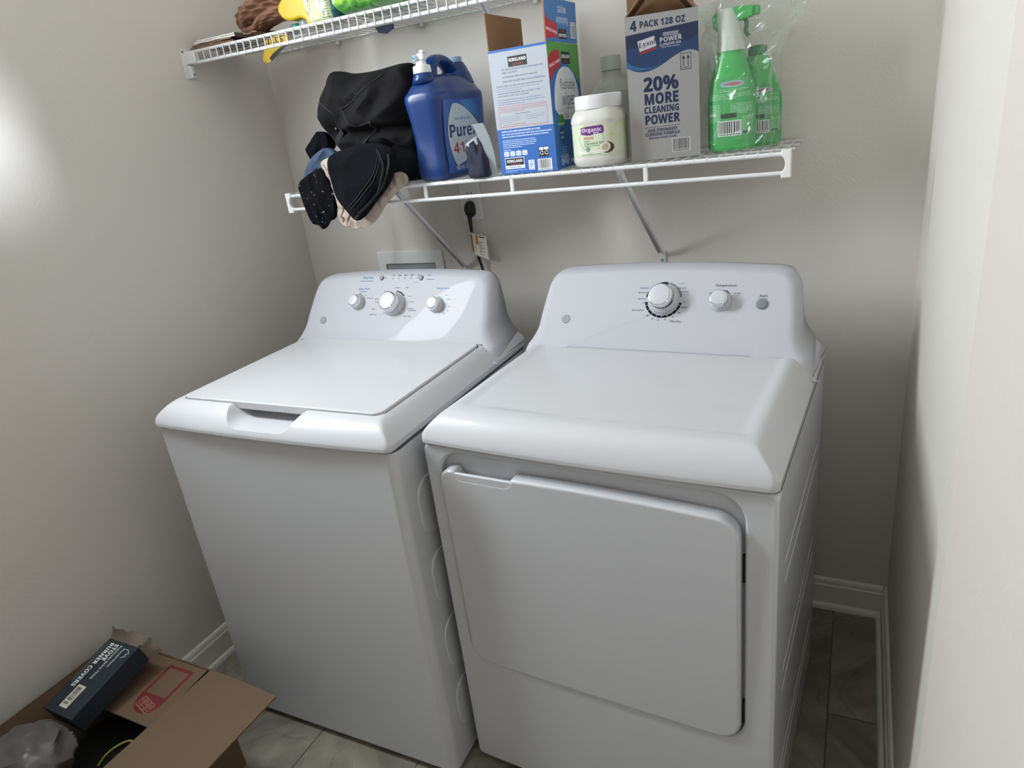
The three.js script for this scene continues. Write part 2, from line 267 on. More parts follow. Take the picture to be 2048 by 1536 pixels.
// console print: pixel helpers in local metres
function consoleMap(draw) {
  const w = 2048, h = Math.round(2048 * 0.23 / MW);
  return canvasMap(w, h, (g) => {
    g.fillStyle = '#ffffff'; g.fillRect(0, 0, w, h);
    const X = (u) => u / MW * w, Y = (y) => (1 - (y - 0.9) / 0.23) * h;
    const txt = (s, u, y, size, color = '#33363c', bold = true, align = 'center') => { g.save(); g.translate(X(u), Y(y)); g.scale(1, 0.84); g.font = (bold ? 'bold ' : '') + size + 'px sans-serif'; g.textAlign = align; g.textBaseline = 'middle'; g.fillStyle = color; g.fillText(s, 0, 0); g.restore(); };
    const arc = (u, y, r, a0, a1, width, color) => { g.save(); g.translate(X(u), Y(y)); g.scale(1, 0.82); g.strokeStyle = color; g.lineWidth = width; g.beginPath(); g.arc(0, 0, r / MW * w, a0, a1); g.stroke(); g.restore(); };
    const tick = (u, y, r0, r1, a, width, color) => { g.save(); g.translate(X(u), Y(y)); g.scale(1, 0.82); g.strokeStyle = color; g.lineWidth = width; g.beginPath(); g.moveTo(Math.cos(a) * r0 / MW * w, Math.sin(a) * r0 / MW * w); g.lineTo(Math.cos(a) * r1 / MW * w, Math.sin(a) * r1 / MW * w); g.stroke(); g.restore(); };
    draw({ g, X, Y, txt, arc, tick });
  });
}
const BLUE = '#3f8fd0';
{ // washer
  const zb = -0.488, yb = 0.892, yt = 0.945;
  const t = thing('washing_machine', 'white top-loading washing machine with lid handle scoop, left of the dryer', 'washing machine', [0.2481, 0, 0.9085], 0.0066);
  part('cabinet', merge([cabinet(0, -0.652, 0.022, 0.8865)]), M.enamelSatin, t);
  part('seam', cabinet(-0.003, -0.648, 0.885, 0.8925, 0.018), M.seam, t, 'dark joint under the top');
  for (const [u, w] of [[0.05, -0.05], [MW - 0.05, -0.05], [0.05, -0.57], [MW - 0.05, -0.57]]) part('leveling_foot', merge([cyl(0.018, 0.02, 0.012, u, 0.006, w, 16), cyl(0.007, 0.007, 0.02, u, 0.016, w, 12)]), M.black, t);
  for (let k = 0; k < 4; k++) { // pressed pockets on the side panel
    const y = 0.715 - k * 0.183, g = extrude(rrect(0.052, 0.50, y - 0.062, y + 0.075, 0.045), 0.002, 0.003, 3); g.rotateY(Math.PI / 2);
    const m = part('side_embossing', faired(g, 0.3), M.enamelSatin, t); m.position.set(MW - 0.0022, 0, 0);
  }
  // moulded top with the lid pocket and the hand scoop cut out
  const shell = deckShell({ wf: 0.006, wb: -0.655, yb, yt });
  const pocket = onFloorPlan(extrude(rrect(0.0555, 0.6405, 0.046, 0.4895, 0.024), 0.05)).translate(0, 0.933, 0);
  const sc = new THREE.Shape(); sc.moveTo(0.205, 0.975); sc.lineTo(0.222, 0.95); sc.bezierCurveTo(0.245, 0.935, 0.245, 0.9105, 0.285, 0.9095); sc.lineTo(0.395, 0.9095); sc.bezierCurveTo(0.435, 0.9105, 0.43, 0.935, 0.456, 0.95); sc.lineTo(0.472, 0.975); sc.closePath();
  const scoop = new THREE.ExtrudeGeometry(sc, { depth: 0.16, bevelEnabled: false, curveSegments: 16 }).translate(0, 0, -0.085);
  part('top_cover', faired(carve(shell, [pocket, scoop]), 0.62), M.enamel, t);
  const lid = onFloorPlan(extrude(rrect(0.0585, 0.6375, 0.048, 0.4865, 0.022), 0.0125, 0.0035, 4)).translate(0, 0.9345, 0);
  part('lid', faired(lid, 0.3), M.enamel, t);
  for (const u of [0.632, 0.064]) part('lid_hinge', rbox(0.02, 0.008, 0.012, 0.002, u, 0.9405, -0.486), M.seam, t, 'dark hinge block');
  part('seam', box(0.60, 0.0022, 0.003, MW / 2, 0.9448, zb + 0.0005), M.seam, t, 'dark joint below the console');
  const map = consoleMap(({ txt, arc, tick, g, X, Y }) => {
    txt('Deep Rinse', 0.243, 1.098, 21, BLUE); g.fillStyle = '#8d99a8'; for (const [u, y, l] of [[0.215, 1.0905, 0.045], [0.224, 1.0645, 0.022], [0.438, 1.0925, 0.028]]) g.fillRect(X(u), Y(y), l / MW * 2048, 4);
    g.strokeStyle = '#44474d'; g.lineWidth = 3; g.beginPath(); g.moveTo(X(0.298), Y(1.0967)); g.lineTo(X(0.308), Y(1.0967)); g.stroke();
    ['Fill', 'Wash', 'Rinse', 'Spin', 'Lid'].forEach((s, k) => { txt(s, 0.327 + k * 0.0205, 1.1022, 13); tick(0.327 + k * 0.0205, 1.0955, -0.002, 0.002, -0.9, 6, '#5a6068'); });
    txt('Start', 0.445, 1.1012, 13, '#5f7ea6'); txt('Lid Locked', 0.408, 1.0855, 11, '#6b7f9c', false);
    txt('Water Level', 0.235, 1.071, 20, BLUE); txt('Temperature', 0.497, 1.071, 20, '#6fa6dd');
    txt('Small', 0.207, 1.0535, 11); txt('Med', 0.2245, 1.0590, 11); txt('Lge', 0.245, 1.0555, 11); txt('Precise Fill', 0.262, 1.048, 12); arc(0.222, 1.037, 0.0245, -2.2, 0.2, 4, '#60646c');
    const L = [['Quick', 0.281, 1.022], ['Bulky Items', 0.283, 1.009], ['Whites', 0.286, 1.046], ['Normal', 0.289, 1.039], ['DeepClean', 0.318, 1.064], ['Medium', 0.349, 1.073], ['Light', 0.381, 1.0735], ['Colors', 0.395, 1.0525], ['Casuals', 0.404, 1.040], ['Delicates', 0.404, 1.023], ['Speed Wash', 0.412, 1.019], ['Drain & Spin', 0.398, 1.006]];
    L.forEach(([s, u, y], k) => txt(s, u, y, 12.5, k === 7 || k === 8 ? '#7f93ac' : '#33363c'));
    arc(0.346, 1.033, 0.0385, -1.5, -0.7, 11, '#2e3138'); arc(0.346, 1.033, 0.0385, -0.6, 0.5, 7, '#a9adb4'); for (let k = 0; k < 6; k++) tick(0.346, 1.033, 0.036, 0.041, -1.35 + k * 0.36, 3, '#eeeeee');
    txt('Hot', 0.512, 1.0545, 11); txt('Warm', 0.521, 1.0455, 11); txt('Cold', 0.525, 1.029, 11); txt('Tap', 0.523, 1.020, 11); txt('Cold', 0.513, 1.0135, 11); arc(0.484, 1.032, 0.0245, -1.5, 1.1, 4, '#8f939a');
  });
  const cons = part('control_panel', consoleGeo(zb, -0.655), phys('#b4b4ba', 0.5, { map, clearcoat: 0.055, clearcoatRoughness: 0.02, specularIntensity: 0.15 }), t);
  dial(t, 0.222, 1.037, zb, 0.0195, 0.024, 2.2); dial(t, 0.346, 1.033, zb, 0.0305, 0.034, -2.4); dial(t, 0.484, 1.032, zb, 0.0195, 0.024, -2.2);
  button(t, 0.2895, 1.0965, zb, 0.006); button(t, 0.421, 1.0955, zb, 0.0065);
  badge(t, 0.108, 0.993, zb);
}
{ // dryer
  const zb = -0.445, yb = 0.8865, yt = 0.944;
  const t = thing('clothes_dryer', 'white front-loading clothes dryer with a wide square door, right of the washer', 'dryer', [0.9583, 0, 0.8335], -0.0547);
  part('cabinet', cabinet(-0.02, -0.624, 0.022, 0.8805, 0.006), M.enamelSatin, t);
  part('seam', cabinet(-0.004, -0.62, 0.8795, 0.887, 0.016), M.seam, t, 'dark joint under the top');
  for (const [u, w] of [[0.05, -0.06], [MW - 0.05, -0.06], [0.05, -0.55], [MW - 0.05, -0.55]]) part('leveling_foot', merge([cyl(0.018, 0.02, 0.012, u, 0.006, w, 16), cyl(0.007, 0.007, 0.02, u, 0.016, w, 12)]), M.black, t);
  // front panel with the door opening sunk into it
  const D = { l: 0.036, r: 0.634, b: 0.336, t: 0.868 };
  const frame = rrect(0, MW, 0.022, 0.8805, 0.016); frame.holes.push(rrect(D.l, D.r, D.b, D.t, 0.052));
  const ring = new THREE.ExtrudeGeometry(frame, { depth: 0.028, bevelEnabled: true, bevelSize: 0.007, bevelThickness: 0.007, bevelOffset: -0.007, bevelSegments: 5, curveSegments: 18 }).translate(0, 0, -0.035);
  part('front_panel', faired(ring, 0.28), M.enamelSatin, t);
  part('door_recess', span(D.l - 0.005, D.r + 0.005, D.b - 0.005, D.t + 0.005, -0.0335, -0.0285), M.enamelSatin, t);
  // door: slab with rounded corners, its top edge open behind a thin pull lip at the left
  const ds = new THREE.Shape(), dl = 0.0395, dr = 0.6285, db = 0.3385, dt = 0.836, R = 0.045;
  ds.moveTo(dl + R, db); ds.quadraticCurveTo((dl + dr) / 2, db - 0.004, dr - R, db); ds.absarc(dr - R, db + R, R, -Math.PI / 2, 0); ds.lineTo(dr, dt - R - 0.006); ds.absarc(dr - R, dt - R - 0.006, R, 0, Math.PI / 2);
  ds.quadraticCurveTo(0.4, dt + 0.004, 0.212, dt); ds.bezierCurveTo(0.2, dt, 0.204, dt - 0.016, 0.19, dt - 0.018); ds.lineTo(0.09, dt - 0.018); ds.bezierCurveTo(0.078, dt - 0.018, 0.084, dt, 0.07, dt);
  ds.lineTo(dl + 0.028, dt - 0.001); ds.absarc(dl + 0.028, dt - 0.029, 0.028, Math.PI / 2, Math.PI); ds.lineTo(dl, db + R); ds.absarc(dl + R, db + R, R, Math.PI, 1.5 * Math.PI);
  const dg = faired(new THREE.ExtrudeGeometry(ds, { depth: 0.016, bevelEnabled: true, bevelSize: 0.006, bevelThickness: 0.008, bevelOffset: -0.006, bevelSegments: 5, curveSegments: 18 }).translate(0, -db, 0), 0.28);
  const door = part('door', dg, M.enamelSatin, t); door.position.set(0, db, -0.0195); door.rotation.x = 0.018;
  part('door_handle', rbox(0.132, 0.03, 0.0075, 0.0032, 0.141, dt - 0.020 - db, 0.0195), M.enamelSatin, door, 'thin pull lip of the door');
  for (const y of [0.72, 0.40]) part('hinge', rbox(0.006, 0.055, 0.016, 0.002, 0.6312, y, -0.018), M.black, t, 'black door hinge');
  part('door_gap_shade', span(dr - 0.012, dr + 0.004, db + 0.05, dt - 0.1, -0.0283, -0.0215), M.black, t, 'black strip painted as shade in the gap at the hinge side');  // black strip stands in for the shade inside the hinge-side gap
  part('top_cover', faired(deckShell({ wf: 0.006, wb: -0.628, yb, yt, pan: 0.0042 }), 0.6), M.enamel, t);
  // pressed ribs on the right side panel
  for (const [y, d] of [[0.70, 0], [0.655, 0], [0.452, 0], [0.405, 0], [0.20, 0], [0.155, 0]]) part('side_rib', rbox(0.004, 0.007, 0.46, 0.0018, MW - 0.0008, y, -0.315), M.enamelSatin, t);
  part('seam', box(0.57, 0.0022, 0.003, MW / 2, 0.9416, zb + 0.0005), M.seam, t, 'dark joint below the console');
  const map = consoleMap(({ txt, arc, tick }) => {
    const u = 0.352, y = 1.043, r = 0.0405;
    arc(u, y, r, 0.15, 3.0, 17, '#1d1f25'); arc(u, y, r, 3.3, 4.85, 17, '#33373f'); arc(u, y, r, 4.95, 6.1, 14, '#9ea3ab');
    for (let k = 0; k < 9; k++) tick(u, y, r - 0.0025, r + 0.0025, 0.3 + k * 0.31, 4, '#e8e8e8');
    txt('Cottons', 0.302, 1.066, 17, BLUE); txt('Casuals', 0.388, 1.0755, 15, '#8b9097', false);
    txt('Less Dry', 0.331, 1.0695, 13); txt('Cool Down', 0.338, 1.0745, 9, '#777b82', false); txt('Off', 0.358, 1.0745, 13); txt('More Dry', 0.391, 1.0665, 13); txt('Less Dry', 0.398, 1.0595, 13); txt('Cool Down', 0.402, 1.054, 9, '#777b82', false);
    txt('Optimum Dry', 0.303, 1.057, 13); txt('More Dry', 0.301, 1.0445, 13); txt('Off', 0.306, 1.0365, 13, BLUE); txt('Quick Fluff 10', 0.294, 1.0215, 13);
    txt('Off', 0.400, 1.0395, 13, '#5d7fb0'); txt('80 Min.', 0.402, 1.029, 13); txt('70', 0.392, 1.0185, 13); txt('60', 0.379, 1.010, 13); txt('50', 0.362, 1.0045, 13); txt('40', 0.346, 1.0035, 13); txt('30', 0.332, 1.0055, 13); txt('20', 0.320, 1.0115, 13); txt('Time Dry', 0.386, 1.0015, 18);
    txt('Temperature', 0.488, 1.072, 22); txt('Cottons', 0.460, 1.0575, 12); txt('Regular', 0.459, 1.054, 9, '#777b82', false); txt('Casuals', 0.487, 1.062, 12); txt('Medium', 0.487, 1.058, 9, '#777b82', false); txt('Air Fluff', 0.514, 1.0575, 12); txt('No Heat', 0.513, 1.054, 9, '#777b82', false); arc(0.480, 1.042, 0.0255, -2.2, -0.8, 6, '#3c4048');
    txt('Start', 0.569, 1.0535, 21); txt('Push to Start', 0.569, 1.0485, 10, '#777b82', false);
  });
  part('control_panel', consoleGeo(zb, -0.628), phys('#b4b4ba', 0.5, { map, clearcoat: 0.055, clearcoatRoughness: 0.02, specularIntensity: 0.15 }), t);
  dial(t, 0.352, 1.043, zb, 0.0315, 0.036, -2.2); dial(t, 0.480, 1.042, zb, 0.0215, 0.026, -2.4);
  button(t, 0.568, 1.038, zb, 0.011);
  badge(t, 0.115, 0.999, zb);
}
// ---------- wire shelves ----------
const DECK_L = 1.3435, DECK_U = 1.7515, RAIL_Z = 0.3157;
function brace(parent, x0, x1, yTop, yBot) { // folded-steel strut with flattened ends and a wall foot
  const a = V(x0, yTop, 0.300), b = V(x1, yBot, 0.006), d = b.clone().sub(a), L = d.length(), s = new THREE.Group(); s.name = 'support_brace'; s.position.copy(a.clone().add(b).multiplyScalar(0.5));
  s.quaternion.setFromUnitVectors(V(0, 0, -1), d.clone().normalize()); parent.add(s);
  const sec = new THREE.Shape(); sec.moveTo(-0.008, 0); sec.lineTo(-0.006, 0.007); sec.lineTo(-0.0048, 0.007); sec.lineTo(-0.0062, 0.0012); sec.lineTo(0.0062, 0.0012); sec.lineTo(0.0048, 0.007); sec.lineTo(0.006, 0.007); sec.lineTo(0.008, 0); sec.closePath();
  part('strut', new THREE.ExtrudeGeometry(sec, { depth: L - 0.02, bevelEnabled: false }).rotateZ(Math.PI).translate(0, 0, -(L - 0.02) / 2), M.wire, s);
  part('strut_hook', rbox(0.017, 0.004, 0.022, 0.0015, 0, 0.001, L / 2 - 0.006), M.wire, s);
  const foot = part('wall_foot', merge([rbox(0.02, 0.034, 0.003, 0.001, 0, -0.008, 0)]), M.wire, parent); foot.position.set(x1, yBot, 0.0025);
  const sc = part('screw', cyl(0.0035, 0.0035, 0.002, 0, 0, 0, 12).rotateX(Math.PI / 2), M.greyButton, parent, 'grey screw head'); sc.position.set(x1, yBot - 0.017, 0.005);
}
{ // lower shelf: deck wires, two rails joined by posts at the front
  const t = thing('wire_shelf', 'white wire shelf with hanging rail holding detergent and boxes above the washer and dryer', 'wire shelf', [0, 0, 0]);
  const x0 = 0.262, x1 = 1.594;
  part('front_rail', bar(V(x0, 1.339, RAIL_Z), V(x1, 1.339, RAIL_Z), 0.0047, 12), M.wire, t);
  part('hanging_rail', bar(V(x0, 1.3015, RAIL_Z), V(x1, 1.3015, RAIL_Z), 0.0046, 12), M.wire, t);
  part('back_rail', bar(V(x0, 1.3405, 0.008), V(x1 + 0.006, 1.3405, 0.008), 0.003, 10), M.wire, t);
  for (const z of [0.11, 0.215]) part('cross_rail', bar(V(x0, 1.3393, z), V(x1 + 0.006, 1.3393, z), 0.0026, 8), M.wire, t);
  const wire = merge([bar(V(0, DECK_L, 0.004), V(0, DECK_L, RAIL_Z - 0.002), 0.00165, 6), bar(V(0, DECK_L, RAIL_Z - 0.002), V(0, DECK_L - 0.0035, RAIL_Z + 0.0046), 0.0018, 6)]);
  for (let x = x0 + 0.004; x < x1; x += 0.0254) part('wire', wire, M.wire, t).position.x = x;
  for (const x of [0.385, 0.727, 0.975, 1.303]) part('post', rbox(0.0105, 0.037, 0.007, 0.0025, x, 1.321, RAIL_Z), M.wire, t);
  // moulded rail connectors with a hollow waist
  const cs = new THREE.Shape(); cs.moveTo(-0.010, 0.026); cs.lineTo(0.0095, 0.026); cs.lineTo(0.0095, -0.029); cs.lineTo(-0.010, -0.029); cs.lineTo(-0.010, -0.017); cs.bezierCurveTo(0.000, -0.012, 0.000, 0.009, -0.010, 0.014); cs.closePath();
  const cg = extrude(cs, 0.008, 0.0025, 3, 12).translate(0, 0, -0.004);
  part('end_cap', cg, M.whitePlastic, t).position.set(x1 - 0.002, 1.3215, RAIL_Z);
  const l = part('end_cap', cg, M.whitePlastic, t); l.position.set(x0 + 0.002, 1.3215, RAIL_Z); l.rotation.y = Math.PI;
  for (const x of [0.33, 0.69, 1.07, 1.45]) part('wall_clip', merge([rbox(0.012, 0.018, 0.01, 0.003, x, 1.338, 0.0055)]), M.whitePlastic, t);
  brace(t, 0.622, 0.631, 1.332, 1.052); brace(t, 1.238, 1.252, 1.332, 1.078);
}
{ // upper shelf: each deck wire turns down over the front edge
  const t = thing('wire_shelf', 'white wire shelf with a ladder-like front lip, the higher one, fixed to the left wall', 'wire shelf', [0, 0, 0]);
  const x0 = 0.024, x1 = 1.60;
  part('front_rail', bar(V(x0, 1.7485, RAIL_Z - 0.004), V(x1, 1.7485, RAIL_Z - 0.005), 0.0042, 10), M.wire, t);
  part('lip_rail', bar(V(x0, 1.7205, RAIL_Z - 0.004), V(x1, 1.7205, RAIL_Z - 0.005), 0.0046, 10), M.wire, t);
  part('back_rail', bar(V(x0, 1.7485, 0.008), V(x1, 1.7485, 0.008), 0.003, 10), M.wire, t);
  for (const z of [0.11, 0.215]) part('cross_rail', bar(V(x0, 1.7473, z), V(x1, 1.7473, z), 0.0026, 8), M.wire, t);
  const wire = merge([bar(V(0, DECK_U, 0.004), V(0, DECK_U, RAIL_Z - 0.003), 0.00165, 6), tube([V(0, DECK_U, RAIL_Z - 0.004), V(0, DECK_U - 0.0006, RAIL_Z - 0.0005), V(0, DECK_U - 0.003, RAIL_Z + 0.0006), V(0, DECK_U - 0.012, RAIL_Z + 0.0006), V(0, 1.7168, RAIL_Z + 0.0004)], 0.00165, 12, 6)]);
  for (let x = 0.050; x < x1; x += 0.0254) part('wire', wire, M.wire, t).position.x = x;
  // moulded end bracket on the left wall
  part('end_bracket', merge([rbox(0.004, 0.078, 0.034, 0.0015, 0.0022, 1.7215, 0.3145), rbox(0.040, 0.033, 0.016, 0.003, 0.0215, 1.735, RAIL_Z - 0.004), rbox(0.012, 0.034, 0.012, 0.003, 0.007, 1.7005, 0.311)]), M.whitePlastic, t);
  part('screw', cyl(0.003, 0.003, 0.002, 0, 0, 0, 12).rotateZ(Math.PI / 2).translate(0.0135, 1.692, 0.311), M.greyButton, t, 'grey screw head');
  part('screw', cyl(0.003, 0.003, 0.002, 0, 0, 0, 12).rotateZ(Math.PI / 2).translate(0.0048, 1.752, 0.325), M.greyButton, t, 'grey screw head');
  for (const x of [0.30, 0.60, 0.95, 1.3]) part('wall_clip', rbox(0.012, 0.018, 0.01, 0.003, x, 1.746, 0.0055), M.whitePlastic, t);
  brace(t, 0.936, 0.936, 1.742, 1.46);
}
// ---------- fittings on the back wall ----------
{ // duplex outlet
  const t = thing('wall_outlet', 'white duplex outlet plate on back wall with a black plug in its lower socket', 'outlet', [0.6785, 1.2555, 0.0005]);
  part('cover_plate', faired(extrude(rrect(-0.035, 0.035, -0.0575, 0.0575, 0.004), 0.0025, 0.0022, 3).translate(0, 0, 0.0022), 0.4), M.whitePlastic, t);
  for (const y of [0.0195, -0.0195]) {
    const r = part('receptacle', extrude(rrect(-0.017, 0.017, y - 0.0142, y + 0.0142, 0.009), 0.001, 0.0008).translate(0, 0, 0.0055), M.whitePlastic, t);
    if (y > 0) for (const [x, w, h] of [[-0.0064, 0.0021, 0.0085], [0.0064, 0.0021, 0.007]]) part('slot', box(w, h, 0.0006, x, y + 0.003, 0.0078), M.black, r, 'dark slot');
    if (y > 0) part('slot', cyl(0.0026, 0.0026, 0.0006, 0, 0, 0, 14).rotateX(Math.PI / 2).translate(0, y - 0.0075, 0.0078), M.black, r, 'dark ground hole');
  }
}
{ // power cord with moulded plug
  const t = thing('power_cord', 'black power cord with moulded plug running from the wall outlet down behind the washer', 'power cord', [0, 0, 0]);
  const px = 0.6785, py = 1.236;
  part('plug', squircle([[0, 0.011, 0.013], [0.002, 0.014, 0.016], [0.010, 0.0145, 0.0165], [0.018, 0.012, 0.0145], [0.026, 0.009, 0.011], [0.03, 0.006, 0.0075], [0.0305, 0.003, 0.004]], 2.6, 24).rotateX(Math.PI / 2).scale(1.12, 1.45, 1).translate(px, py - 0.004, 0.0085), M.black, t);
  part('strain_relief', squircle([[0, 0.0075, 0.009], [-0.012, 0.0068, 0.0078], [-0.030, 0.0055, 0.006], [-0.062, 0.0048, 0.0048], [-0.064, 0.003, 0.003]], 2.4, 20).translate(px + 0.0005, py - 0.006, 0.027), M.black, t);
  part('cord', tube([V(px, py - 0.03, 0.027), V(px + 0.001, py - 0.07, 0.0275), V(px + 0.003, py - 0.105, 0.026), V(px + 0.009, py - 0.14, 0.024), V(px + 0.02, py - 0.2, 0.02), V(px + 0.03, py - 0.3, 0.03), V(px + 0.02, py - 0.5, 0.05), V(px - 0.01, 0.5, 0.06)], 0.0042, 60, 8), M.black, t);
}
{ // warning tag wrapped round the cord, curling away at its right edge
  const map = canvasMap(256, 256, (g) => {
    g.fillStyle = '#e9e6dd'; g.fillRect(0, 0, 256, 256); g.strokeStyle = '#3b3a38'; g.lineWidth = 5; g.strokeRect(6, 8, 244, 240);
    g.fillStyle = '#b8742f'; g.fillRect(16, 18, 34, 216); g.fillRect(100, 18, 36, 100); g.fillStyle = '#2c2a27';
    for (let k = 0; k < 15; k++) { g.fillRect(24, 28 + k * 13, 18, 4); g.fillRect(62, 24 + k * 13, 30, 3); if (k > 2) g.fillRect(142, 40 + k * 12.4, 18 + (k * 37 % 60), 4); }
    g.fillRect(148, 24, 76, 12);
  });
  const rows = []; for (let j = 0; j <= 20; j++) { const s = j / 20, ang = -0.6 + s * 1.5; rows.push(Array.from({ length: 9 }, (_, i) => { const v = i / 8; return V(-0.010 + s * 0.058, 0.032 - v * 0.064 - s * s * 0.012 - (v * s) * 0.014, 0.0024 + 0.010 * Math.sin(s * 2.6) - s * 0.006); })); }
  const g = skin(rows, { closed: false, uv: (p, i, j) => [j, 1 - i * 9 / 8] });
  const m = single('cord_tag', g, std('#ffffff', 0.7, { map, side: THREE.DoubleSide }), 'curled white warning tag with orange bands on the black cord', 'tag'); m.position.set(0.683, 1.133, 0.0295);
}
{ // recessed supply box of the washer
  const t = thing('washer_supply_box', 'white recessed supply box plate on back wall just above the washing machine console', 'supply box', [0.422, 0, 0]);
  const f = rrect(-0.127, 0.127, 0.925, 1.111, 0.004); f.holes.push(rrect(-0.097, 0.097, 0.955, 1.070, 0.004));
  part('face_plate', faired(extrude(f, 0.004, 0.002, 2).translate(0, 0, 0.0026), 0.4), M.whitePlastic, t);
  part('recess', merge([span(-0.1, 0.1, 0.95, 1.073, 0.0006, 0.0022)]), std('#8d9094', 0.7), t, 'grey inside of the box');
}
// ---------- cartons ----------
// a folding carton: thin board panels, each its own part; faces = outer print, flaps fold about the top edges
const BOARD = 0.0028;
function panel(name, w, h, map, parent, inner, color = '#ffffff') {
  const out = std(color, 0.5, map ? { map } : {}), edge = inner;
  out.color.multiplyScalar(0.86); return part(name, box(w, h, BOARD), [edge, edge, edge, edge, out, inner], parent);
}
function carton(root, W, H, D, maps, inner) {
  const p = {};
  p.front = panel('front_panel', W, H, maps.front, root, inner, maps.color); p.front.position.set(W / 2, H / 2, D - BOARD / 2);
  p.back = panel('back_panel', W, H, maps.back, root, inner, maps.color); p.back.position.set(W / 2, H / 2, BOARD / 2); p.back.rotation.y = Math.PI;
  p.right = panel('side_panel', D - 2 * BOARD, H, maps.right, root, inner, maps.color); p.right.position.set(W - BOARD / 2, H / 2, D / 2); p.right.rotation.y = Math.PI / 2;
  p.left = panel('side_panel', D - 2 * BOARD, H, maps.left, root, inner, maps.color); p.left.position.set(BOARD / 2, H / 2, D / 2); p.left.rotation.y = -Math.PI / 2;
  p.bottom = part('bottom_panel', box(W - 2 * BOARD, BOARD, D - 2 * BOARD, W / 2, BOARD / 2, D / 2), inner, root);
  return p;
}
// flap hinged on a top edge: 'angle' from upright (0) to folded outwards (positive) or inwards (negative)
function flap(root, side, W, H, D, len, angle, map, inner, color = '#ffffff', label) {
  const w = side === 'front' || side === 'back' ? W : D, hinge = new THREE.Group(); hinge.name = 'flap';
  const turn = { front: 0, right: Math.PI / 2, back: Math.PI, left: -Math.PI / 2 }[side];
  const at = { front: [W / 2, H, D], right: [W, H, D / 2], back: [W / 2, H, 0], left: [0, H, D / 2] }[side];
  const out = std(color, 0.5, map ? { map } : {});
  const m = part('flap', box(w - 0.003, len, BOARD).translate(0, len / 2 + 0.001, -BOARD / 2), [inner, inner, inner, inner, out, inner], root, label);
  m.position.set(...at); m.rotation.order = 'YXZ'; m.rotation.set(angle, turn, 0); return m;
}
const lines = (g, x, y, w, n, gap, h, color, seed = 1, ragged = 0.35) => { const r = rng(seed); g.fillStyle = color; for (let k = 0; k < n; k++) { let a = x; const end = x + w * (k === n - 1 ? 0.55 : 1 - r() * ragged * 0.3); while (a < end) { const l = 8 + r() * 30; g.fillRect(a, y + k * gap, Math.min(l, end - a), h); a += l + 5; } } };
const barcode = (g, x, y, w, h, seed = 5) => { const r = rng(seed); g.fillStyle = '#f2f2f2'; g.fillRect(x, y, w, h); g.fillStyle = '#1d1d1f'; let a = x + w * 0.06; while (a < x + w * 0.92) { const b = 1.5 + r() * w * 0.025; g.fillRect(a, y + h * 0.06, b, h * 0.76); a += b + 1.5 + r() * w * 0.03; } for (let k = 0; k < 11; k++) g.fillRect(x + w * (0.08 + k * 0.078), y + h * 0.87, w * 0.05, h * 0.07); };
function fitText(g, s, x, y, size, color, { font = 'sans-serif', bold = true, align = 'left', sx = 1, rot = 0, italic = false, heavy = 0 } = {}) { g.save(); g.translate(x, y); g.rotate(rot); g.scale(sx, 1); g.font = (italic ? 'italic ' : '') + (bold ? 'bold ' : '') + size + 'px ' + font; g.fillStyle = color; g.textAlign = align; g.textBaseline = 'middle'; g.fillText(s, 0, 0); if (heavy) { g.strokeStyle = color; g.lineWidth = size * heavy; g.lineJoin = 'round'; g.strokeText(s, 0, 0); } g.restore(); }
const kraft = std('#8a6a4c', 0.85);
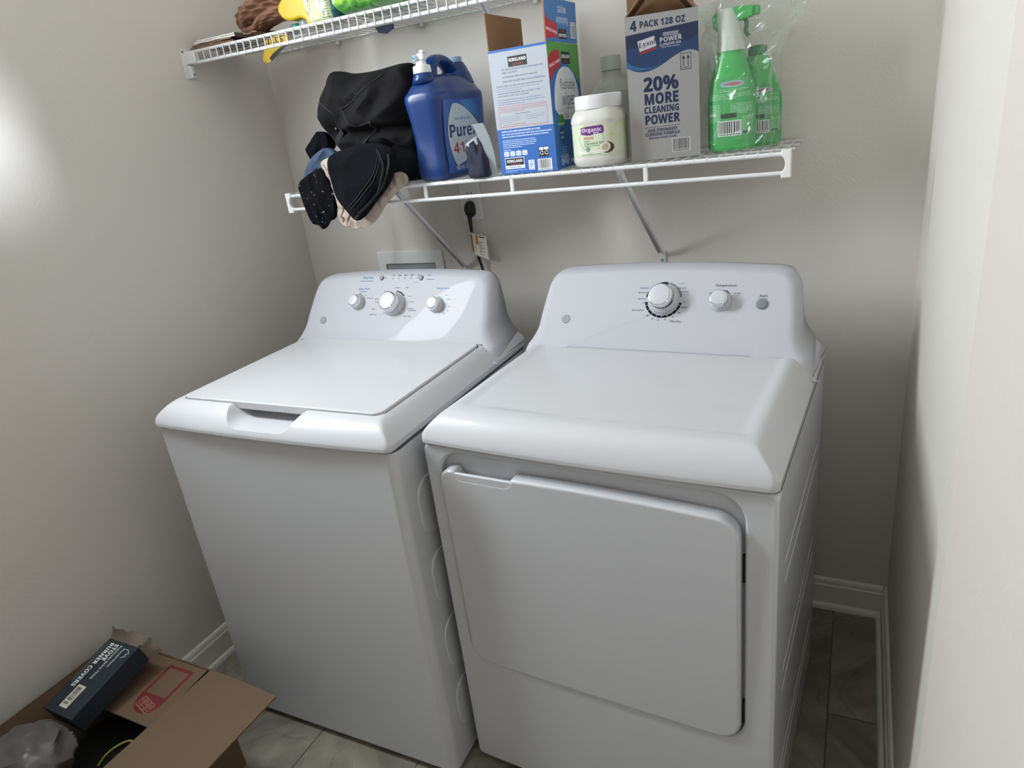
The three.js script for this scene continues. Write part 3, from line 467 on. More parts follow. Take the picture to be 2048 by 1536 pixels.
{ // flushable wipes carton
  const W = 0.145, H = 0.272, D = 0.198;
  const front = canvasMap(760, 1360, (g, w, h) => {
    g.fillStyle = '#b3b8c1'; g.fillRect(0, 0, w, h); g.fillStyle = '#2b66b6'; g.fillRect(0, 0, w, 26); g.fillRect(0, 850, w, h - 850); g.fillStyle = '#2766bb'; g.fillRect(0, 1290, w, 70);
    g.fillStyle = '#1c1a1d'; g.fillRect(250, 86, 250, 108); fitText(g, 'KIRKLAND', 375, 124, 46, '#ffffff', { align: 'center' }); fitText(g, 'Signature', 375, 168, 30, '#b23a48', { align: 'center', italic: true, font: 'serif' });
    const chk = (y) => fitText(g, '\u2713', 118, y, 40, '#b3262e');
    chk(218); fitText(g, 'For use in properly maintained sewer and', 155, 214, 27, '#4a5a78'); fitText(g, 'septic systems*', 155, 246, 27, '#4a5a78'); chk(294); fitText(g, 'Formulated with vitamin E and aloe', 155, 292, 27, '#4a5a78'); chk(340); fitText(g, 'Snap-shut lid with easy, pop-up dispensing', 155, 338, 27, '#4a5a78');
    fitText(g, 'Flushable Wipes are made with plant-based fibers and are', 60, 386, 22, '#56607a'); lines(g, 60, 408, 620, 2, 24, 9, '#8d97ab', 3); fitText(g, '\u2022 STORE AT ROOM TEMPERATURE \u2022 KEEP LID TIGHTLY CLOSED', 60, 462, 20, '#4a5a78'); fitText(g, '\u2022 OPEN OPENING, DON\u2019T PULL, TO DISPENSE', 60, 490, 20, '#4a5a78');
    lines(g, 60, 528, 640, 3, 24, 9, '#7d89a6', 5); g.strokeStyle = '#c33a44'; g.lineWidth = 4; g.strokeRect(56, 604, 640, 222); lines(g, 70, 620, 612, 3, 19, 7, '#b07a86', 7); fitText(g, 'Disposal Instructions', 376, 690, 20, '#6a6f88', { align: 'center' }); lines(g, 70, 716, 280, 4, 21, 7, '#8d97ab', 9); lines(g, 410, 716, 270, 3, 21, 7, '#8d97ab', 10); lines(g, 110, 802, 540, 1, 20, 7, '#b07a86', 8);
    fitText(g, 'NEVER FLUSH MORE THAN ONE WIPE AT A TIME.', 60, 878, 23, '#ffffff'); fitText(g, 'BABY, FACIAL AND CLEANING WIPES, PAPER TOWELS AND FEMININE HYGIENE', 60, 908, 18, '#ffffff'); fitText(g, 'PRODUCTS ARE NOT FLUSHABLE AND SHOULD BE DISPOSED OF PROPERLY.', 60, 936, 18, '#ffffff');
    lines(g, 60, 972, 470, 5, 20, 8, '#c7dcf6', 11); fitText(g, 'DIRECTIONS', 60, 1084, 17, '#dfeaf8');
    for (let k = 0; k < 4; k++) { g.fillStyle = '#d8e3f2'; g.beginPath(); g.roundRect(60 + k * 84, 1098, 70, 58, 16); g.fill(); g.strokeStyle = '#6b86b3'; g.lineWidth = 4; g.beginPath(); g.arc(95 + k * 84, 1127, 15, 0, 5); g.stroke(); }
    g.fillStyle = '#e9edf4'; g.fillRect(62, 1172, 268, 128); g.fillStyle = '#1c1a1d'; g.fillRect(70, 1180, 252, 80); fitText(g, 'KIRKLAND', 196, 1212, 44, '#ffffff', { align: 'center' }); fitText(g, 'Signature', 196, 1244, 26, '#b23a48', { align: 'center', italic: true, font: 'serif' }); fitText(g, 'Flushable Wipes', 196, 1280, 24, '#3b5b92', { align: 'center' });
    g.fillStyle = '#12161d'; g.fillRect(540, 1084, 128, 108); for (const x of [572, 636]) { g.fillStyle = '#f0f0f0'; g.fillRect(x - 27, 1088, 56, 30); g.strokeStyle = '#ffffff'; g.lineWidth = 8; g.beginPath(); g.arc(x, 1150, 20, 0.2, 1.8); g.stroke(); g.beginPath(); g.arc(x, 1150, 20, 2.3, 3.9); g.stroke(); g.beginPath(); g.arc(x, 1150, 20, 4.4, 6); g.stroke(); }
    g.fillStyle = '#dce6f3'; g.fillRect(382, 1216, 80, 112); g.strokeStyle = '#3c5d94'; g.lineWidth = 5; g.beginPath(); g.moveTo(422, 1226); g.lineTo(400, 1268); g.lineTo(444, 1268); g.closePath(); g.stroke(); fitText(g, 'FSC', 422, 1288, 22, '#3c5d94', { align: 'center' }); lines(g, 390, 1306, 60, 2, 10, 4, '#7d94bd', 3);
    barcode(g, 506, 1216, 190, 130); lines(g, 60, 1316, 300, 2, 16, 6, '#bcd3f2', 12);
  });
  const side = canvasMap(1000, 1360, (g, w, h) => {
    g.fillStyle = '#56a54b'; g.fillRect(0, 0, w, h); g.fillStyle = '#2f74bd'; g.beginPath(); g.moveTo(0, 380); g.bezierCurveTo(200, 120, 620, 120, 1000, 460); g.lineTo(1000, h); g.lineTo(0, h); g.fill();
    g.fillStyle = '#e9edf0'; g.beginPath(); g.moveTo(90, 700); g.bezierCurveTo(90, 340, 330, 230, 560, 250); g.bezierCurveTo(860, 280, 960, 520, 940, 760); g.bezierCurveTo(700, 900, 560, 800, 300, 830); g.closePath(); g.fill();
    g.fillStyle = '#c0273a'; g.beginPath(); g.moveTo(0, 180); g.bezierCurveTo(120, 60, 260, 70, 360, 80); g.lineTo(360, 260); g.bezierCurveTo(220, 250, 120, 330, 0, 420); g.fill(); fitText(g, '10-64 ct Packs', 190, 214, 52, '#ffffff', { align: 'center', rot: -0.22 });
    g.fillStyle = '#1c1a1d'; g.fillRect(420, 90, 280, 130); fitText(g, 'KIRKLAND', 560, 140, 52, '#ffffff', { align: 'center' }); fitText(g, 'Signature', 560, 192, 34, '#b23a48', { align: 'center', italic: true, font: 'serif' });
    fitText(g, 'flushable', 560, 440, 150, '#3b3f46', { align: 'center', bold: false, sx: 0.82 }); fitText(g, 'wipes', 560, 600, 190, '#3b3f46', { align: 'center', bold: false, sx: 0.9 }); g.fillStyle = '#3b3f46'; g.fillRect(420, 700, 250, 5); fitText(g, 'for', 400, 780, 90, '#555b63', { bold: false });
    g.fillStyle = '#4d9a43'; g.beginPath(); g.ellipse(250, 850, 110, 90, 0, 0, 7); g.fill(); fitText(g, 'plant-based', 250, 860, 34, '#eaf3e6', { align: 'center' }); g.fillStyle = '#1f5ba3'; g.beginPath(); g.ellipse(250, 990, 120, 110, 0, 0, 7); g.fill(); g.strokeStyle = '#8fc0ea'; g.lineWidth = 6; g.stroke(); fitText(g, 'safe for', 250, 960, 40, '#dcebfa', { align: 'center' }); fitText(g, 'septic', 250, 1010, 40, '#dcebfa', { align: 'center' });
    lines(g, 190, 1120, 180, 5, 26, 10, '#a9cdf1', 21); fitText(g, '640', 150, 1270, 150, '#eef3f8'); fitText(g, 'wipes', 460, 1290, 80, '#eef3f8');
  });
  const topRight = canvasMap(1000, 470, (g, w, h) => {
    g.fillStyle = '#3c79b8'; g.fillRect(0, 0, w, h); g.save(); g.translate(w, h); g.rotate(Math.PI);   // printed upside down so that it reads when folded
    g.fillStyle = '#c0273a'; g.beginPath(); g.moveTo(w, 30); g.bezierCurveTo(900, 20, 800, 70, 640, 40); g.lineTo(640, 190); g.bezierCurveTo(800, 240, 900, 200, w, 300); g.fill(); fitText(g, '10-64 ct Packs', 820, 120, 50, '#ffffff', { align: 'center', rot: 0.12 });
    g.fillStyle = '#1c1a1d'; g.fillRect(350, 40, 260, 110); fitText(g, 'KIRKLAND', 480, 80, 48, '#ffffff', { align: 'center' }); fitText(g, 'Signature', 480, 125, 30, '#b23a48', { align: 'center', italic: true, font: 'serif' });
    fitText(g, 'flushable', 470, 240, 110, '#dfe9f4', { align: 'center', bold: false, sx: 0.82 }); fitText(g, 'wipes', 470, 350, 120, '#dfe9f4', { align: 'center', bold: false, sx: 0.9 }); barcode(g, 40, 60, 170, 180, 8); g.restore();
  });
  const topStrip = canvasMap(512, 128, (g, w, h) => { g.fillStyle = '#dfe1e2'; g.fillRect(0, 0, w, h); g.fillStyle = '#2f6fc4'; g.beginPath(); g.moveTo(190, h); g.lineTo(300, 0); g.lineTo(370, 0); g.lineTo(260, h); g.fill(); g.fillRect(0, 112, w, 16); });
  const t = thing('wipes_carton', 'open blue and white carton of flushable wipes beside the coconut oil jar', 'box', [0.9475, 1.3455, 0.110], 0);
  carton(t, W, H, D, { front, right: side, color: '#ffffff' }, kraft);
  flap(t, 'left', W, H, D, 0.077, 0.0, null, kraft, '#3c79b8', 'raised left flap, brown inside');
  flap(t, 'right', W, H, D, 0.088, 0.03, topRight, kraft, '#ffffff', 'raised blue right flap printed upside down');
  flap(t, 'front', W, H, D, 0.07, -1.50, topStrip, kraft);
  flap(t, 'back', W, H, D, 0.07, -1.62, null, kraft, '#dfe1e2');
}
{ // toilet cleaner carton
  const W = 0.150, H = 0.293, D = 0.135;
  const front = canvasMap(740, 1480, (g, w, h) => {
    const lg = g.createLinearGradient(0, 0, w, 0); lg.addColorStop(0, '#c9c8c7'); lg.addColorStop(1, '#c5c4c4'); g.fillStyle = lg; g.fillRect(0, 0, w, h);
    fitText(g, '4', 54, 96, 132, '#20305f', { sx: 0.9, heavy: 0.04 }); fitText(g, 'PACK 128 OZ', 146, 92, 84, '#20305f', { sx: 0.93, heavy: 0.04 });
    g.fillStyle = '#22467f'; g.beginPath(); g.moveTo(0, 180); g.lineTo(w, 130); g.lineTo(w, 430); g.bezierCurveTo(640, 350, 520, 420, 430, 470); g.bezierCurveTo(330, 530, 240, 560, 160, 555); g.bezierCurveTo(90, 550, 40, 520, 0, 500); g.fill();
    g.fillStyle = '#3a78b5'; g.beginPath(); g.moveTo(0, 500); g.bezierCurveTo(60, 540, 240, 560, 340, 500); g.bezierCurveTo(240, 540, 80, 520, 0, 430); g.fill(); g.fillStyle = '#17305f'; g.beginPath(); g.moveTo(0, 185); g.lineTo(w, 135); g.lineTo(w, 250); g.bezierCurveTo(450, 420, 200, 240, 0, 330); g.fill();
    g.save(); g.translate(215, 285); g.rotate(-0.14); g.fillStyle = '#eef0f4'; g.beginPath(); g.moveTo(-90, -50); g.lineTo(90, -60); g.lineTo(96, 42); g.lineTo(-84, 56); g.closePath(); g.fill(); g.fillStyle = '#b8313c'; g.beginPath(); g.moveTo(-84, 62); g.lineTo(96, 48); g.lineTo(92, 72); g.lineTo(-88, 88); g.closePath(); g.fill(); fitText(g, 'Lysol', 0, -4, 66, '#1b2c5a', { align: 'center', italic: true, font: 'serif' }); g.restore();
    g.fillStyle = '#cfd6e2'; g.beginPath(); g.roundRect(382, 196, 160, 34, 6); g.fill(); fitText(g, 'ADVANCED', 462, 214, 30, '#17305f', { align: 'center' }); fitText(g, 'POWER', 460, 262, 66, '#f2f4f8', { align: 'center', rot: -0.04 }); fitText(g, 'CLINGING GEL', 458, 308, 32, '#f2f4f8', { align: 'center', rot: -0.04 }); fitText(g, 'TOILET BOWL CLEANER', 456, 336, 17, '#d5dde9', { align: 'center' });
    g.strokeStyle = '#2b2d31'; g.lineWidth = 6; g.strokeRect(556, 424, 104, 158); for (const x of [586, 632]) { g.fillStyle = '#2b2d31'; g.beginPath(); g.moveTo(x, 440); g.lineTo(x + 17, 476); g.lineTo(x - 17, 476); g.fill(); g.fillRect(x - 4, 470, 8, 80); } g.fillRect(566, 560, 84, 6);
    const big = (s, y, size, width) => { g.font = 'bold ' + size + 'px sans-serif'; fitText(g, s, 345, y, size, '#1e2d5e', { align: 'center', sx: width / g.measureText(s).width, heavy: 0.05 }); };
    big('20%', 690, 190, 370); big('MORE', 840, 150, 370); big('CLEANING', 950, 92, 372); big('POWER', 1052, 128, 372); g.fillStyle = '#1e2d5e'; g.fillRect(158, 1128, 376, 5);
    big('OUR STRONGEST', 1166, 46, 318); big('CLINGING FORMULA', 1206, 44, 366); big('REMOVES TOUGH STAINS', 1246, 26, 300); barcode(g, 440, 1268, 196, 150, 31);
  });
  const t = thing('cleaner_carton', 'tall silver carton printed 20% more cleaning power with its top flaps open', 'box', [1.2615 - 0.0334, 1.3455, 0.275 - 0.1308], 0.25);
  carton(t, W, H, D, { front, color: '#c9c8c7' }, kraft);
  flap(t, 'left', W, H, D, 0.07, -0.75, null, kraft, '#c1c4c8'); flap(t, 'right', W, H, D, 0.07, -0.75, null, kraft, '#c1c4c8'); flap(t, 'back', W, H, D, 0.075, 0.25, null, kraft, '#c1c4c8');
}
// ---------- blue detergent jug ----------
{
  const t = thing('detergent_jug', 'large blue laundry detergent jug with white pour spout, right of the pile of dark clothes', 'jug', [0.757, 1.3455, 0.205], 0.0);
  const blue = phys('#0e3068', 0.32, { clearcoat: 0.15, clearcoatRoughness: 0.3, specularIntensity: 0.8 });
  const rows = easeRows([[0, 0.040, 0.104, 0, 0, 4], [0.006, 0.048, 0.114, 0, 0, 4.6], [0.03, 0.051, 0.119, 0, 0, 4.8], [0.09, 0.053, 0.122, 0, 0, 4.8], [0.15, 0.057, 0.126, 0, 0, 4.6], [0.195, 0.0605, 0.127, 0, 0, 4.4], [0.213, 0.0545, 0.122, 0, -0.001, 3.4], [0.229, 0.045, 0.112, 0, -0.003, 3], [0.241, 0.034, 0.096, 0, -0.004, 2.6], [0.247, 0.024, 0.07, 0, -0.002, 2.4]], 64);
  const body = squircle(rows, 4, 72, { wobble: (p) => {   // grip waist pressed into the front end, ledge at the shoulder
    if (p.z > 0.06 && p.y > 0.03 && p.y < 0.19) { const k = smooth((p.z - 0.06) / 0.05) * Math.sin((p.y - 0.03) / 0.16 * Math.PI); p.z -= 0.006 * k; p.x *= 1 - 0.06 * k; } } });
  part('body', body, blue, t);
  // front spout neck and white pour tap
  part('neck', squircle([[0.228, 0.030, 0.030, 0, 0.088], [0.242, 0.026, 0.026, 0, 0.088], [0.247, 0.0235, 0.0235, 0, 0.088], [0.252, 0.0235, 0.0235, 0, 0.088]], 2, 40), blue, t);
  const cap = part('spout_cap', squircle([[0.251, 0.0215, 0.0215], [0.253, 0.0225, 0.0225], [0.268, 0.0215, 0.0215], [0.27, 0.018, 0.018], [0.271, 0.013, 0.013], [0.279, 0.012, 0.012], [0.28, 0.009, 0.009]], 2, 40).translate(0, 0, 0.088), M.whitePlastic, t, 'white pour spout cap');
  part('tap', merge([rbox(0.024, 0.017, 0.020, 0.006, 0.003, 0.288, 0.088), rbox(0.012, 0.007, 0.024, 0.003, 0.010, 0.299, 0.087)]), M.whitePlastic, cap);
  part('tap_nozzle', new THREE.LatheGeometry([[0.004, 0], [0.0066, 0], [0.007, 0.006], [0.0066, 0.012], [0.005, 0.012], [0.0048, 0.002]].map(([a, b]) => new THREE.Vector2(a, b)), 24).rotateX(Math.PI / 2 + 0.25).rotateY(-0.5).translate(-0.006, 0.288, 0.094), std('#b9d4e6', 0.35), cap, 'pale blue nozzle');
  // handle arch and rear neck
  const hp = [V(0, 0.232, 0.062), V(0, 0.262, 0.056), V(0, 0.279, 0.036), V(0, 0.283, 0.008), V(0, 0.276, -0.022), V(0, 0.258, -0.048), V(0, 0.236, -0.062)];
  const hc = new THREE.CatmullRomCurve3(hp), ring = []; for (let j = 0; j <= 30; j++) { const c = hc.getPoint(j / 30), tg = hc.getTangent(j / 30), nn = V(1, 0, 0), b = tg.clone().cross(nn); ring.push(Array.from({ length: 20 }, (_, i) => { const a = i / 20 * 6.2832; return c.clone().addScaledVector(nn, Math.cos(a) * (0.020 + 0.004 * Math.abs(j - 15) / 15)).addScaledVector(b, Math.sin(a) * 0.0125); })); }
  part('handle', skin(ring, { cap0: true, cap1: true }), blue, t);
  part('rear_shoulder', squircle(easeRows([[0.225, 0.046, 0.044, 0, -0.070], [0.245, 0.040, 0.036, 0, -0.070], [0.265, 0.030, 0.028, 0, -0.072], [0.277, 0.022, 0.022, 0, -0.074]], 16), 2.4, 40), blue, t);
  part('cap', squircle([[0.276, 0.020, 0.020], [0.278, 0.021, 0.021], [0.289, 0.0205, 0.0205], [0.2905, 0.018, 0.018]], 2, 36).translate(0, 0, -0.074), std('#8fa3bd', 0.5), t, 'greyish rear cap');
  // label on the broad side
  const lab = canvasMap(700, 700, (g, w, h) => {
    g.fillStyle = '#1f55a8'; g.fillRect(0, 0, w, h); const rg = g.createRadialGradient(330, 130, 20, 330, 200, 330); rg.addColorStop(0, '#3f9bd9'); rg.addColorStop(1, '#1d4a98'); g.fillStyle = rg; g.beginPath(); g.ellipse(350, 260, 330, 250, 0, 0, 7); g.fill();
    g.save(); g.translate(-105, -28); g.scale(1.16, 1.12); g.fillStyle = '#c3cfda'; g.strokeStyle = '#1d3a70'; g.lineWidth = 8; g.beginPath(); g.moveTo(190, 60); g.bezierCurveTo(300, 20, 560, 190, 640, 330); g.bezierCurveTo(660, 430, 400, 560, 190, 600); g.bezierCurveTo(110, 480, 90, 200, 190, 60); g.fill(); g.stroke();
    fitText(g, 'Dirt Lift Action', 210, 190, 34, '#3f7fb5'); fitText(g, 'Purex', 128, 292, 150, '#162c5e', { sx: 1.0 }); fitText(g, '4', 170, 440, 130, '#b93a41'); fitText(g, '+', 236, 452, 50, '#b93a41'); fitText(g, '1', 262, 440, 130, '#b93a41'); lines(g, 340, 390, 180, 5, 24, 11, '#6c7c92', 4); g.restore(); fitText(g, '192 FL OZ', 90, 660, 50, '#dfe8f2'); });
  const at = (y) => { let k = 0; while (k < rows.length - 2 && rows[k + 1][0] < y) k++; const f = clamp((y - rows[k][0]) / (rows[k + 1][0] - rows[k][0])); return rows[k].map((v, i) => lerp(v, rows[k + 1][i], f)); };
  const lr = []; for (let j = 0; j <= 20; j++) { const y = lerp(0.014, 0.186, j / 20), [, A, B, , , e] = at(y); lr.push(Array.from({ length: 41 }, (_, i) => { const z = lerp(0.104, -0.1, i / 40), k = z > 0.06 && y > 0.03 ? smooth((z - 0.06) / 0.05) * Math.sin((y - 0.03) / 0.16 * Math.PI) : 0; return V(A * Math.pow(Math.max(0, 1 - Math.pow(Math.abs(z) / B, e)), 1 / e) * (1 - 0.06 * Math.max(0, k)) + 0.0012, y, z); })); }
  part('label', skin(lr, { closed: false, uv: (p) => [(0.104 - p.z) / 0.204, (p.y - 0.014) / 0.172] }), std('#d6d6d6', 0.35, { map: lab, side: THREE.DoubleSide }), t, 'printed label');
}
{ // coconut oil jar
  const t = thing('jar', 'squat clear jar of white coconut oil with a white screw lid and green label', 'jar', [1.1865, 1.3455, 0.262], -0.02); t.scale.set(1.07, 1, 1.07);
  const oil = phys('#c4c3bb', 0.3, { clearcoat: 0.3, clearcoatRoughness: 0.1 });
  const prof = [[0, 0.046, 0.046], [0.003, 0.052, 0.052], [0.012, 0.0555, 0.0555], [0.020, 0.0565, 0.0565], [0.024, 0.055, 0.055], [0.092, 0.055, 0.055], [0.096, 0.0568, 0.0568], [0.104, 0.056, 0.056], [0.114, 0.0515, 0.0515], [0.120, 0.047, 0.047], [0.124, 0.046, 0.046]];
  part('body', squircle(prof, 2.8, 64), oil, t);
  part('lid', squircle([[0.1225, 0.0475, 0.0475], [0.124, 0.0492, 0.0492], [0.149, 0.0492, 0.0492], [0.1515, 0.047, 0.047], [0.1522, 0.04, 0.04]], 2, 64), phys('#cfcfd1', 0.4), t, 'white screw lid');
  const map = canvasMap(1024, 512, (g, w, h) => {
    g.fillStyle = '#dfe7cf'; g.fillRect(0, 0, w, h); const r = rng(17); for (let k = 0; k < 60; k++) { const x = r() * w, y = r() * h, rad = 20 + r() * 70, q = g.createRadialGradient(x, y, 2, x, y, rad); q.addColorStop(0, ['rgba(196,214,96,.6)', 'rgba(228,234,190,.6)', 'rgba(240,240,225,.7)'][k % 3]); q.addColorStop(1, 'rgba(220,230,180,0)'); g.fillStyle = q; g.fillRect(x - rad, y - rad, rad * 2, rad * 2); }
    g.strokeStyle = '#5d9a58'; g.lineWidth = 6; g.fillStyle = 'rgba(222,236,205,.85)'; g.beginPath(); g.ellipse(510, 240, 190, 190, 0, 0, 7); g.fill(); g.stroke();
    g.fillStyle = '#6d2a82'; g.beginPath(); g.moveTo(350, 40); g.bezierCurveTo(450, 20, 620, 20, 690, 20); g.bezierCurveTo(720, 60, 710, 110, 700, 150); g.lineTo(560, 160); g.bezierCurveTo(480, 190, 400, 160, 350, 150); g.closePath(); g.fill();
    fitText(g, 'Organic', 522, 84, 84, '#f6eef8', { align: 'center' }); fitText(g, 'Great', 590, 132, 34, '#f6eef8', { align: 'center' }); fitText(g, 'Value', 590, 158, 30, '#f6eef8', { align: 'center' });
    g.fillStyle = '#d5544a'; g.beginPath(); g.roundRect(390, 200, 160, 38, 19); g.fill(); fitText(g, 'UNREFINED', 470, 220, 26, '#fbeeee', { align: 'center' }); fitText(g, 'Virgin', 392, 268, 34, '#3e6f4a'); fitText(g, 'Coconut Oil', 392, 306, 58, '#23563b', { sx: 0.95 }); fitText(g, 'Expeller Pressed', 394, 346, 30, '#3e6f4a');
    g.fillStyle = '#4a2f22'; g.beginPath(); g.ellipse(740, 392, 92, 92, 0.5, 0, 7); g.fill(); g.fillStyle = '#f2e9dc'; g.beginPath(); g.ellipse(712, 384, 74, 84, 0.5, 0, 7); g.fill(); g.fillStyle = '#cdb9a0'; g.beginPath(); g.ellipse(712, 384, 46, 56, 0.5, 0, 7); g.fill(); g.fillStyle = '#efe9df'; g.beginPath(); g.ellipse(560, 440, 110, 36, 0.1, 0, 7); g.fill(); g.fillStyle = '#f4f1ea'; g.beginPath(); g.ellipse(360, 452, 90, 26, 0.2, 0, 7); g.fill();
    g.fillStyle = '#2f7f5b'; g.beginPath(); g.arc(450, 400, 36, 0, 7); g.fill(); fitText(g, 'USDA', 450, 392, 22, '#ffffff', { align: 'center' }); fitText(g, 'ORGANIC', 450, 412, 14, '#ffffff', { align: 'center' }); g.fillStyle = '#6d8c6a'; g.fillRect(330, 482, 330, 10);
  });
  const rows = [0.025, 0.091].map((y) => Array.from({ length: 49 }, (_, i) => { const a = lerp(Math.PI + 0.25, -0.25, i / 48), c = Math.cos(a), s = Math.sin(a), k = 2 / 2.8, r = 0.0556; return V(r * Math.sign(c) * Math.abs(c) ** k, y, r * Math.sign(s) * Math.abs(s) ** k); }));
  part('label', skin(rows, { closed: false, uv: (p, i, j) => [0.5 + p.x / 0.142, j] }), std('#dcdcdc', 0.4, { map, side: THREE.DoubleSide }), t, 'green printed label');
}
{ // cloudy plastic jug at the back
  const t = thing('plastic_jug', 'cloudy translucent jug with white cap standing behind the coconut oil jar', 'jug', [1.157, 1.3455, 0.058]);
  part('body', squircle(easeRows([[0, 0.046, 0.046], [0.008, 0.05, 0.05], [0.14, 0.05, 0.05], [0.165, 0.044, 0.044], [0.19, 0.026, 0.026], [0.21, 0.022, 0.022]], 30), 2.2, 40), phys('#dfe2da', 0.4, { transmission: 0.55, thickness: 0 }), t);
  part('cap', squircle([[0.205, 0.0245, 0.0245], [0.207, 0.0255, 0.0255], [0.238, 0.0245, 0.0245], [0.24, 0.022, 0.022]], 2, 36), phys('#d4d7d2', 0.4, { transmission: 0.3, thickness: 0 }), t, 'white screw cap');
}
// ---------- green cleaner bottles in a clear bag ----------
const green = phys('#33a34c', 0.35, { clearcoat: 0.2, clearcoatRoughness: 0.2 });
function greenBottle(pos, turn, label) {
  const t = thing('cleaner_bottle', label, 'bottle', pos, turn, 'green cleaner bottles in the clear bag');
  part('body', squircle(easeRows([[0, 0.040, 0.026, 0, 0, 3.2], [0.005, 0.047, 0.031, 0, 0, 3.4], [0.02, 0.0495, 0.033, 0, 0, 3.4], [0.10, 0.0495, 0.033, 0, 0, 3.2], [0.125, 0.048, 0.033, 0, 0, 3], [0.155, 0.040, 0.030, -0.001, 0, 2.6], [0.19, 0.030, 0.025, -0.002, 0, 2.3], [0.215, 0.024, 0.02, -0.003, 0, 2], [0.225, 0.019, 0.018, -0.003, 0, 2]], 44), 3, 56), green, t);
  const map = canvasMap(400, 640, (g, w, h) => {
    g.fillStyle = '#45b45f'; g.fillRect(0, 0, w, h); g.fillStyle = '#9cc3d8'; g.beginPath(); g.ellipse(215, 62, 62, 30, 0, 0, 7); g.fill(); g.fillStyle = '#c86a6a'; g.beginPath(); g.moveTo(165, 62); g.lineTo(215, 44); g.lineTo(265, 62); g.lineTo(215, 80); g.fill();
    for (const [x, y, ww, n, s] of [[150, 110, 180, 2, 2], [40, 150, 320, 4, 3], [40, 250, 130, 12, 4], [200, 250, 160, 7, 6], [250, 380, 120, 12, 5]]) lines(g, x, y, ww, n, 15, 6, '#b9e0bf', s); g.fillStyle = '#cfe3d2'; g.fillRect(40, 330, 84, 30); g.fillStyle = '#263d2c'; g.fillRect(162, 340, 56, 46); barcode(g, 140, 410, 105, 150, 61); g.fillStyle = '#23402c'; g.fillRect(255, 520, 62, 28);
  });
  part('label', (() => { const rows = [0.016, 0.150].map((y) => Array.from({ length: 25 }, (_, i) => { const a = lerp(Math.PI - 0.35, 0.35, i / 24), c = Math.cos(a), s = Math.sin(a), k = 2 / 3.3, f = y > 0.12 ? 0.86 : 1; return V(0.0499 * f * Math.sign(c) * Math.abs(c) ** k, y, 0.0338 * (y > 0.1 ? 0.96 : 1.0) * Math.abs(s) ** k); })); const mid = [0.06, 0.11].map((y) => rows[0].map((p) => V(p.x, y, p.z))); return skin([rows[0], ...mid, rows[1]], { closed: false, uv: (p, i, j) => [i * 25 / 24, (p.y - 0.016) / 0.134] }); })(), std('#dedede', 0.4, { map, side: THREE.DoubleSide }), t, 'printed back label');
  part('collar', squircle([[0.222, 0.020, 0.019], [0.226, 0.0205, 0.0195], [0.243, 0.019, 0.018], [0.246, 0.015, 0.015]], 2, 32).translate(-0.003, 0, 0), std('#1d6f3a', 0.45), t, 'dark green collar');
  const head = part('spray_head', (() => { const s = new THREE.Shape(); s.moveTo(-0.030, 0.243); s.lineTo(0.010, 0.243); s.lineTo(0.012, 0.256); s.lineTo(0.042, 0.262); s.lineTo(0.044, 0.281); s.bezierCurveTo(0.02, 0.286, -0.02, 0.288, -0.036, 0.274); s.bezierCurveTo(-0.042, 0.264, -0.036, 0.252, -0.030, 0.243); return extrude(s, 0.018, 0.003, 3).translate(0, 0, -0.009); })(), green, t);
  part('nozzle', rbox(0.014, 0.017, 0.017, 0.003, 0.049, 0.272, 0), std('#2e9e47', 0.4), head);
  part('trigger', tube([V(0.026, 0.262, 0), V(0.030, 0.25, 0), V(0.028, 0.236, 0), V(0.034, 0.226, 0)], 0.0042, 14, 8), std('#1d6f3a', 0.45), head, 'dark green trigger');
  return t;
}
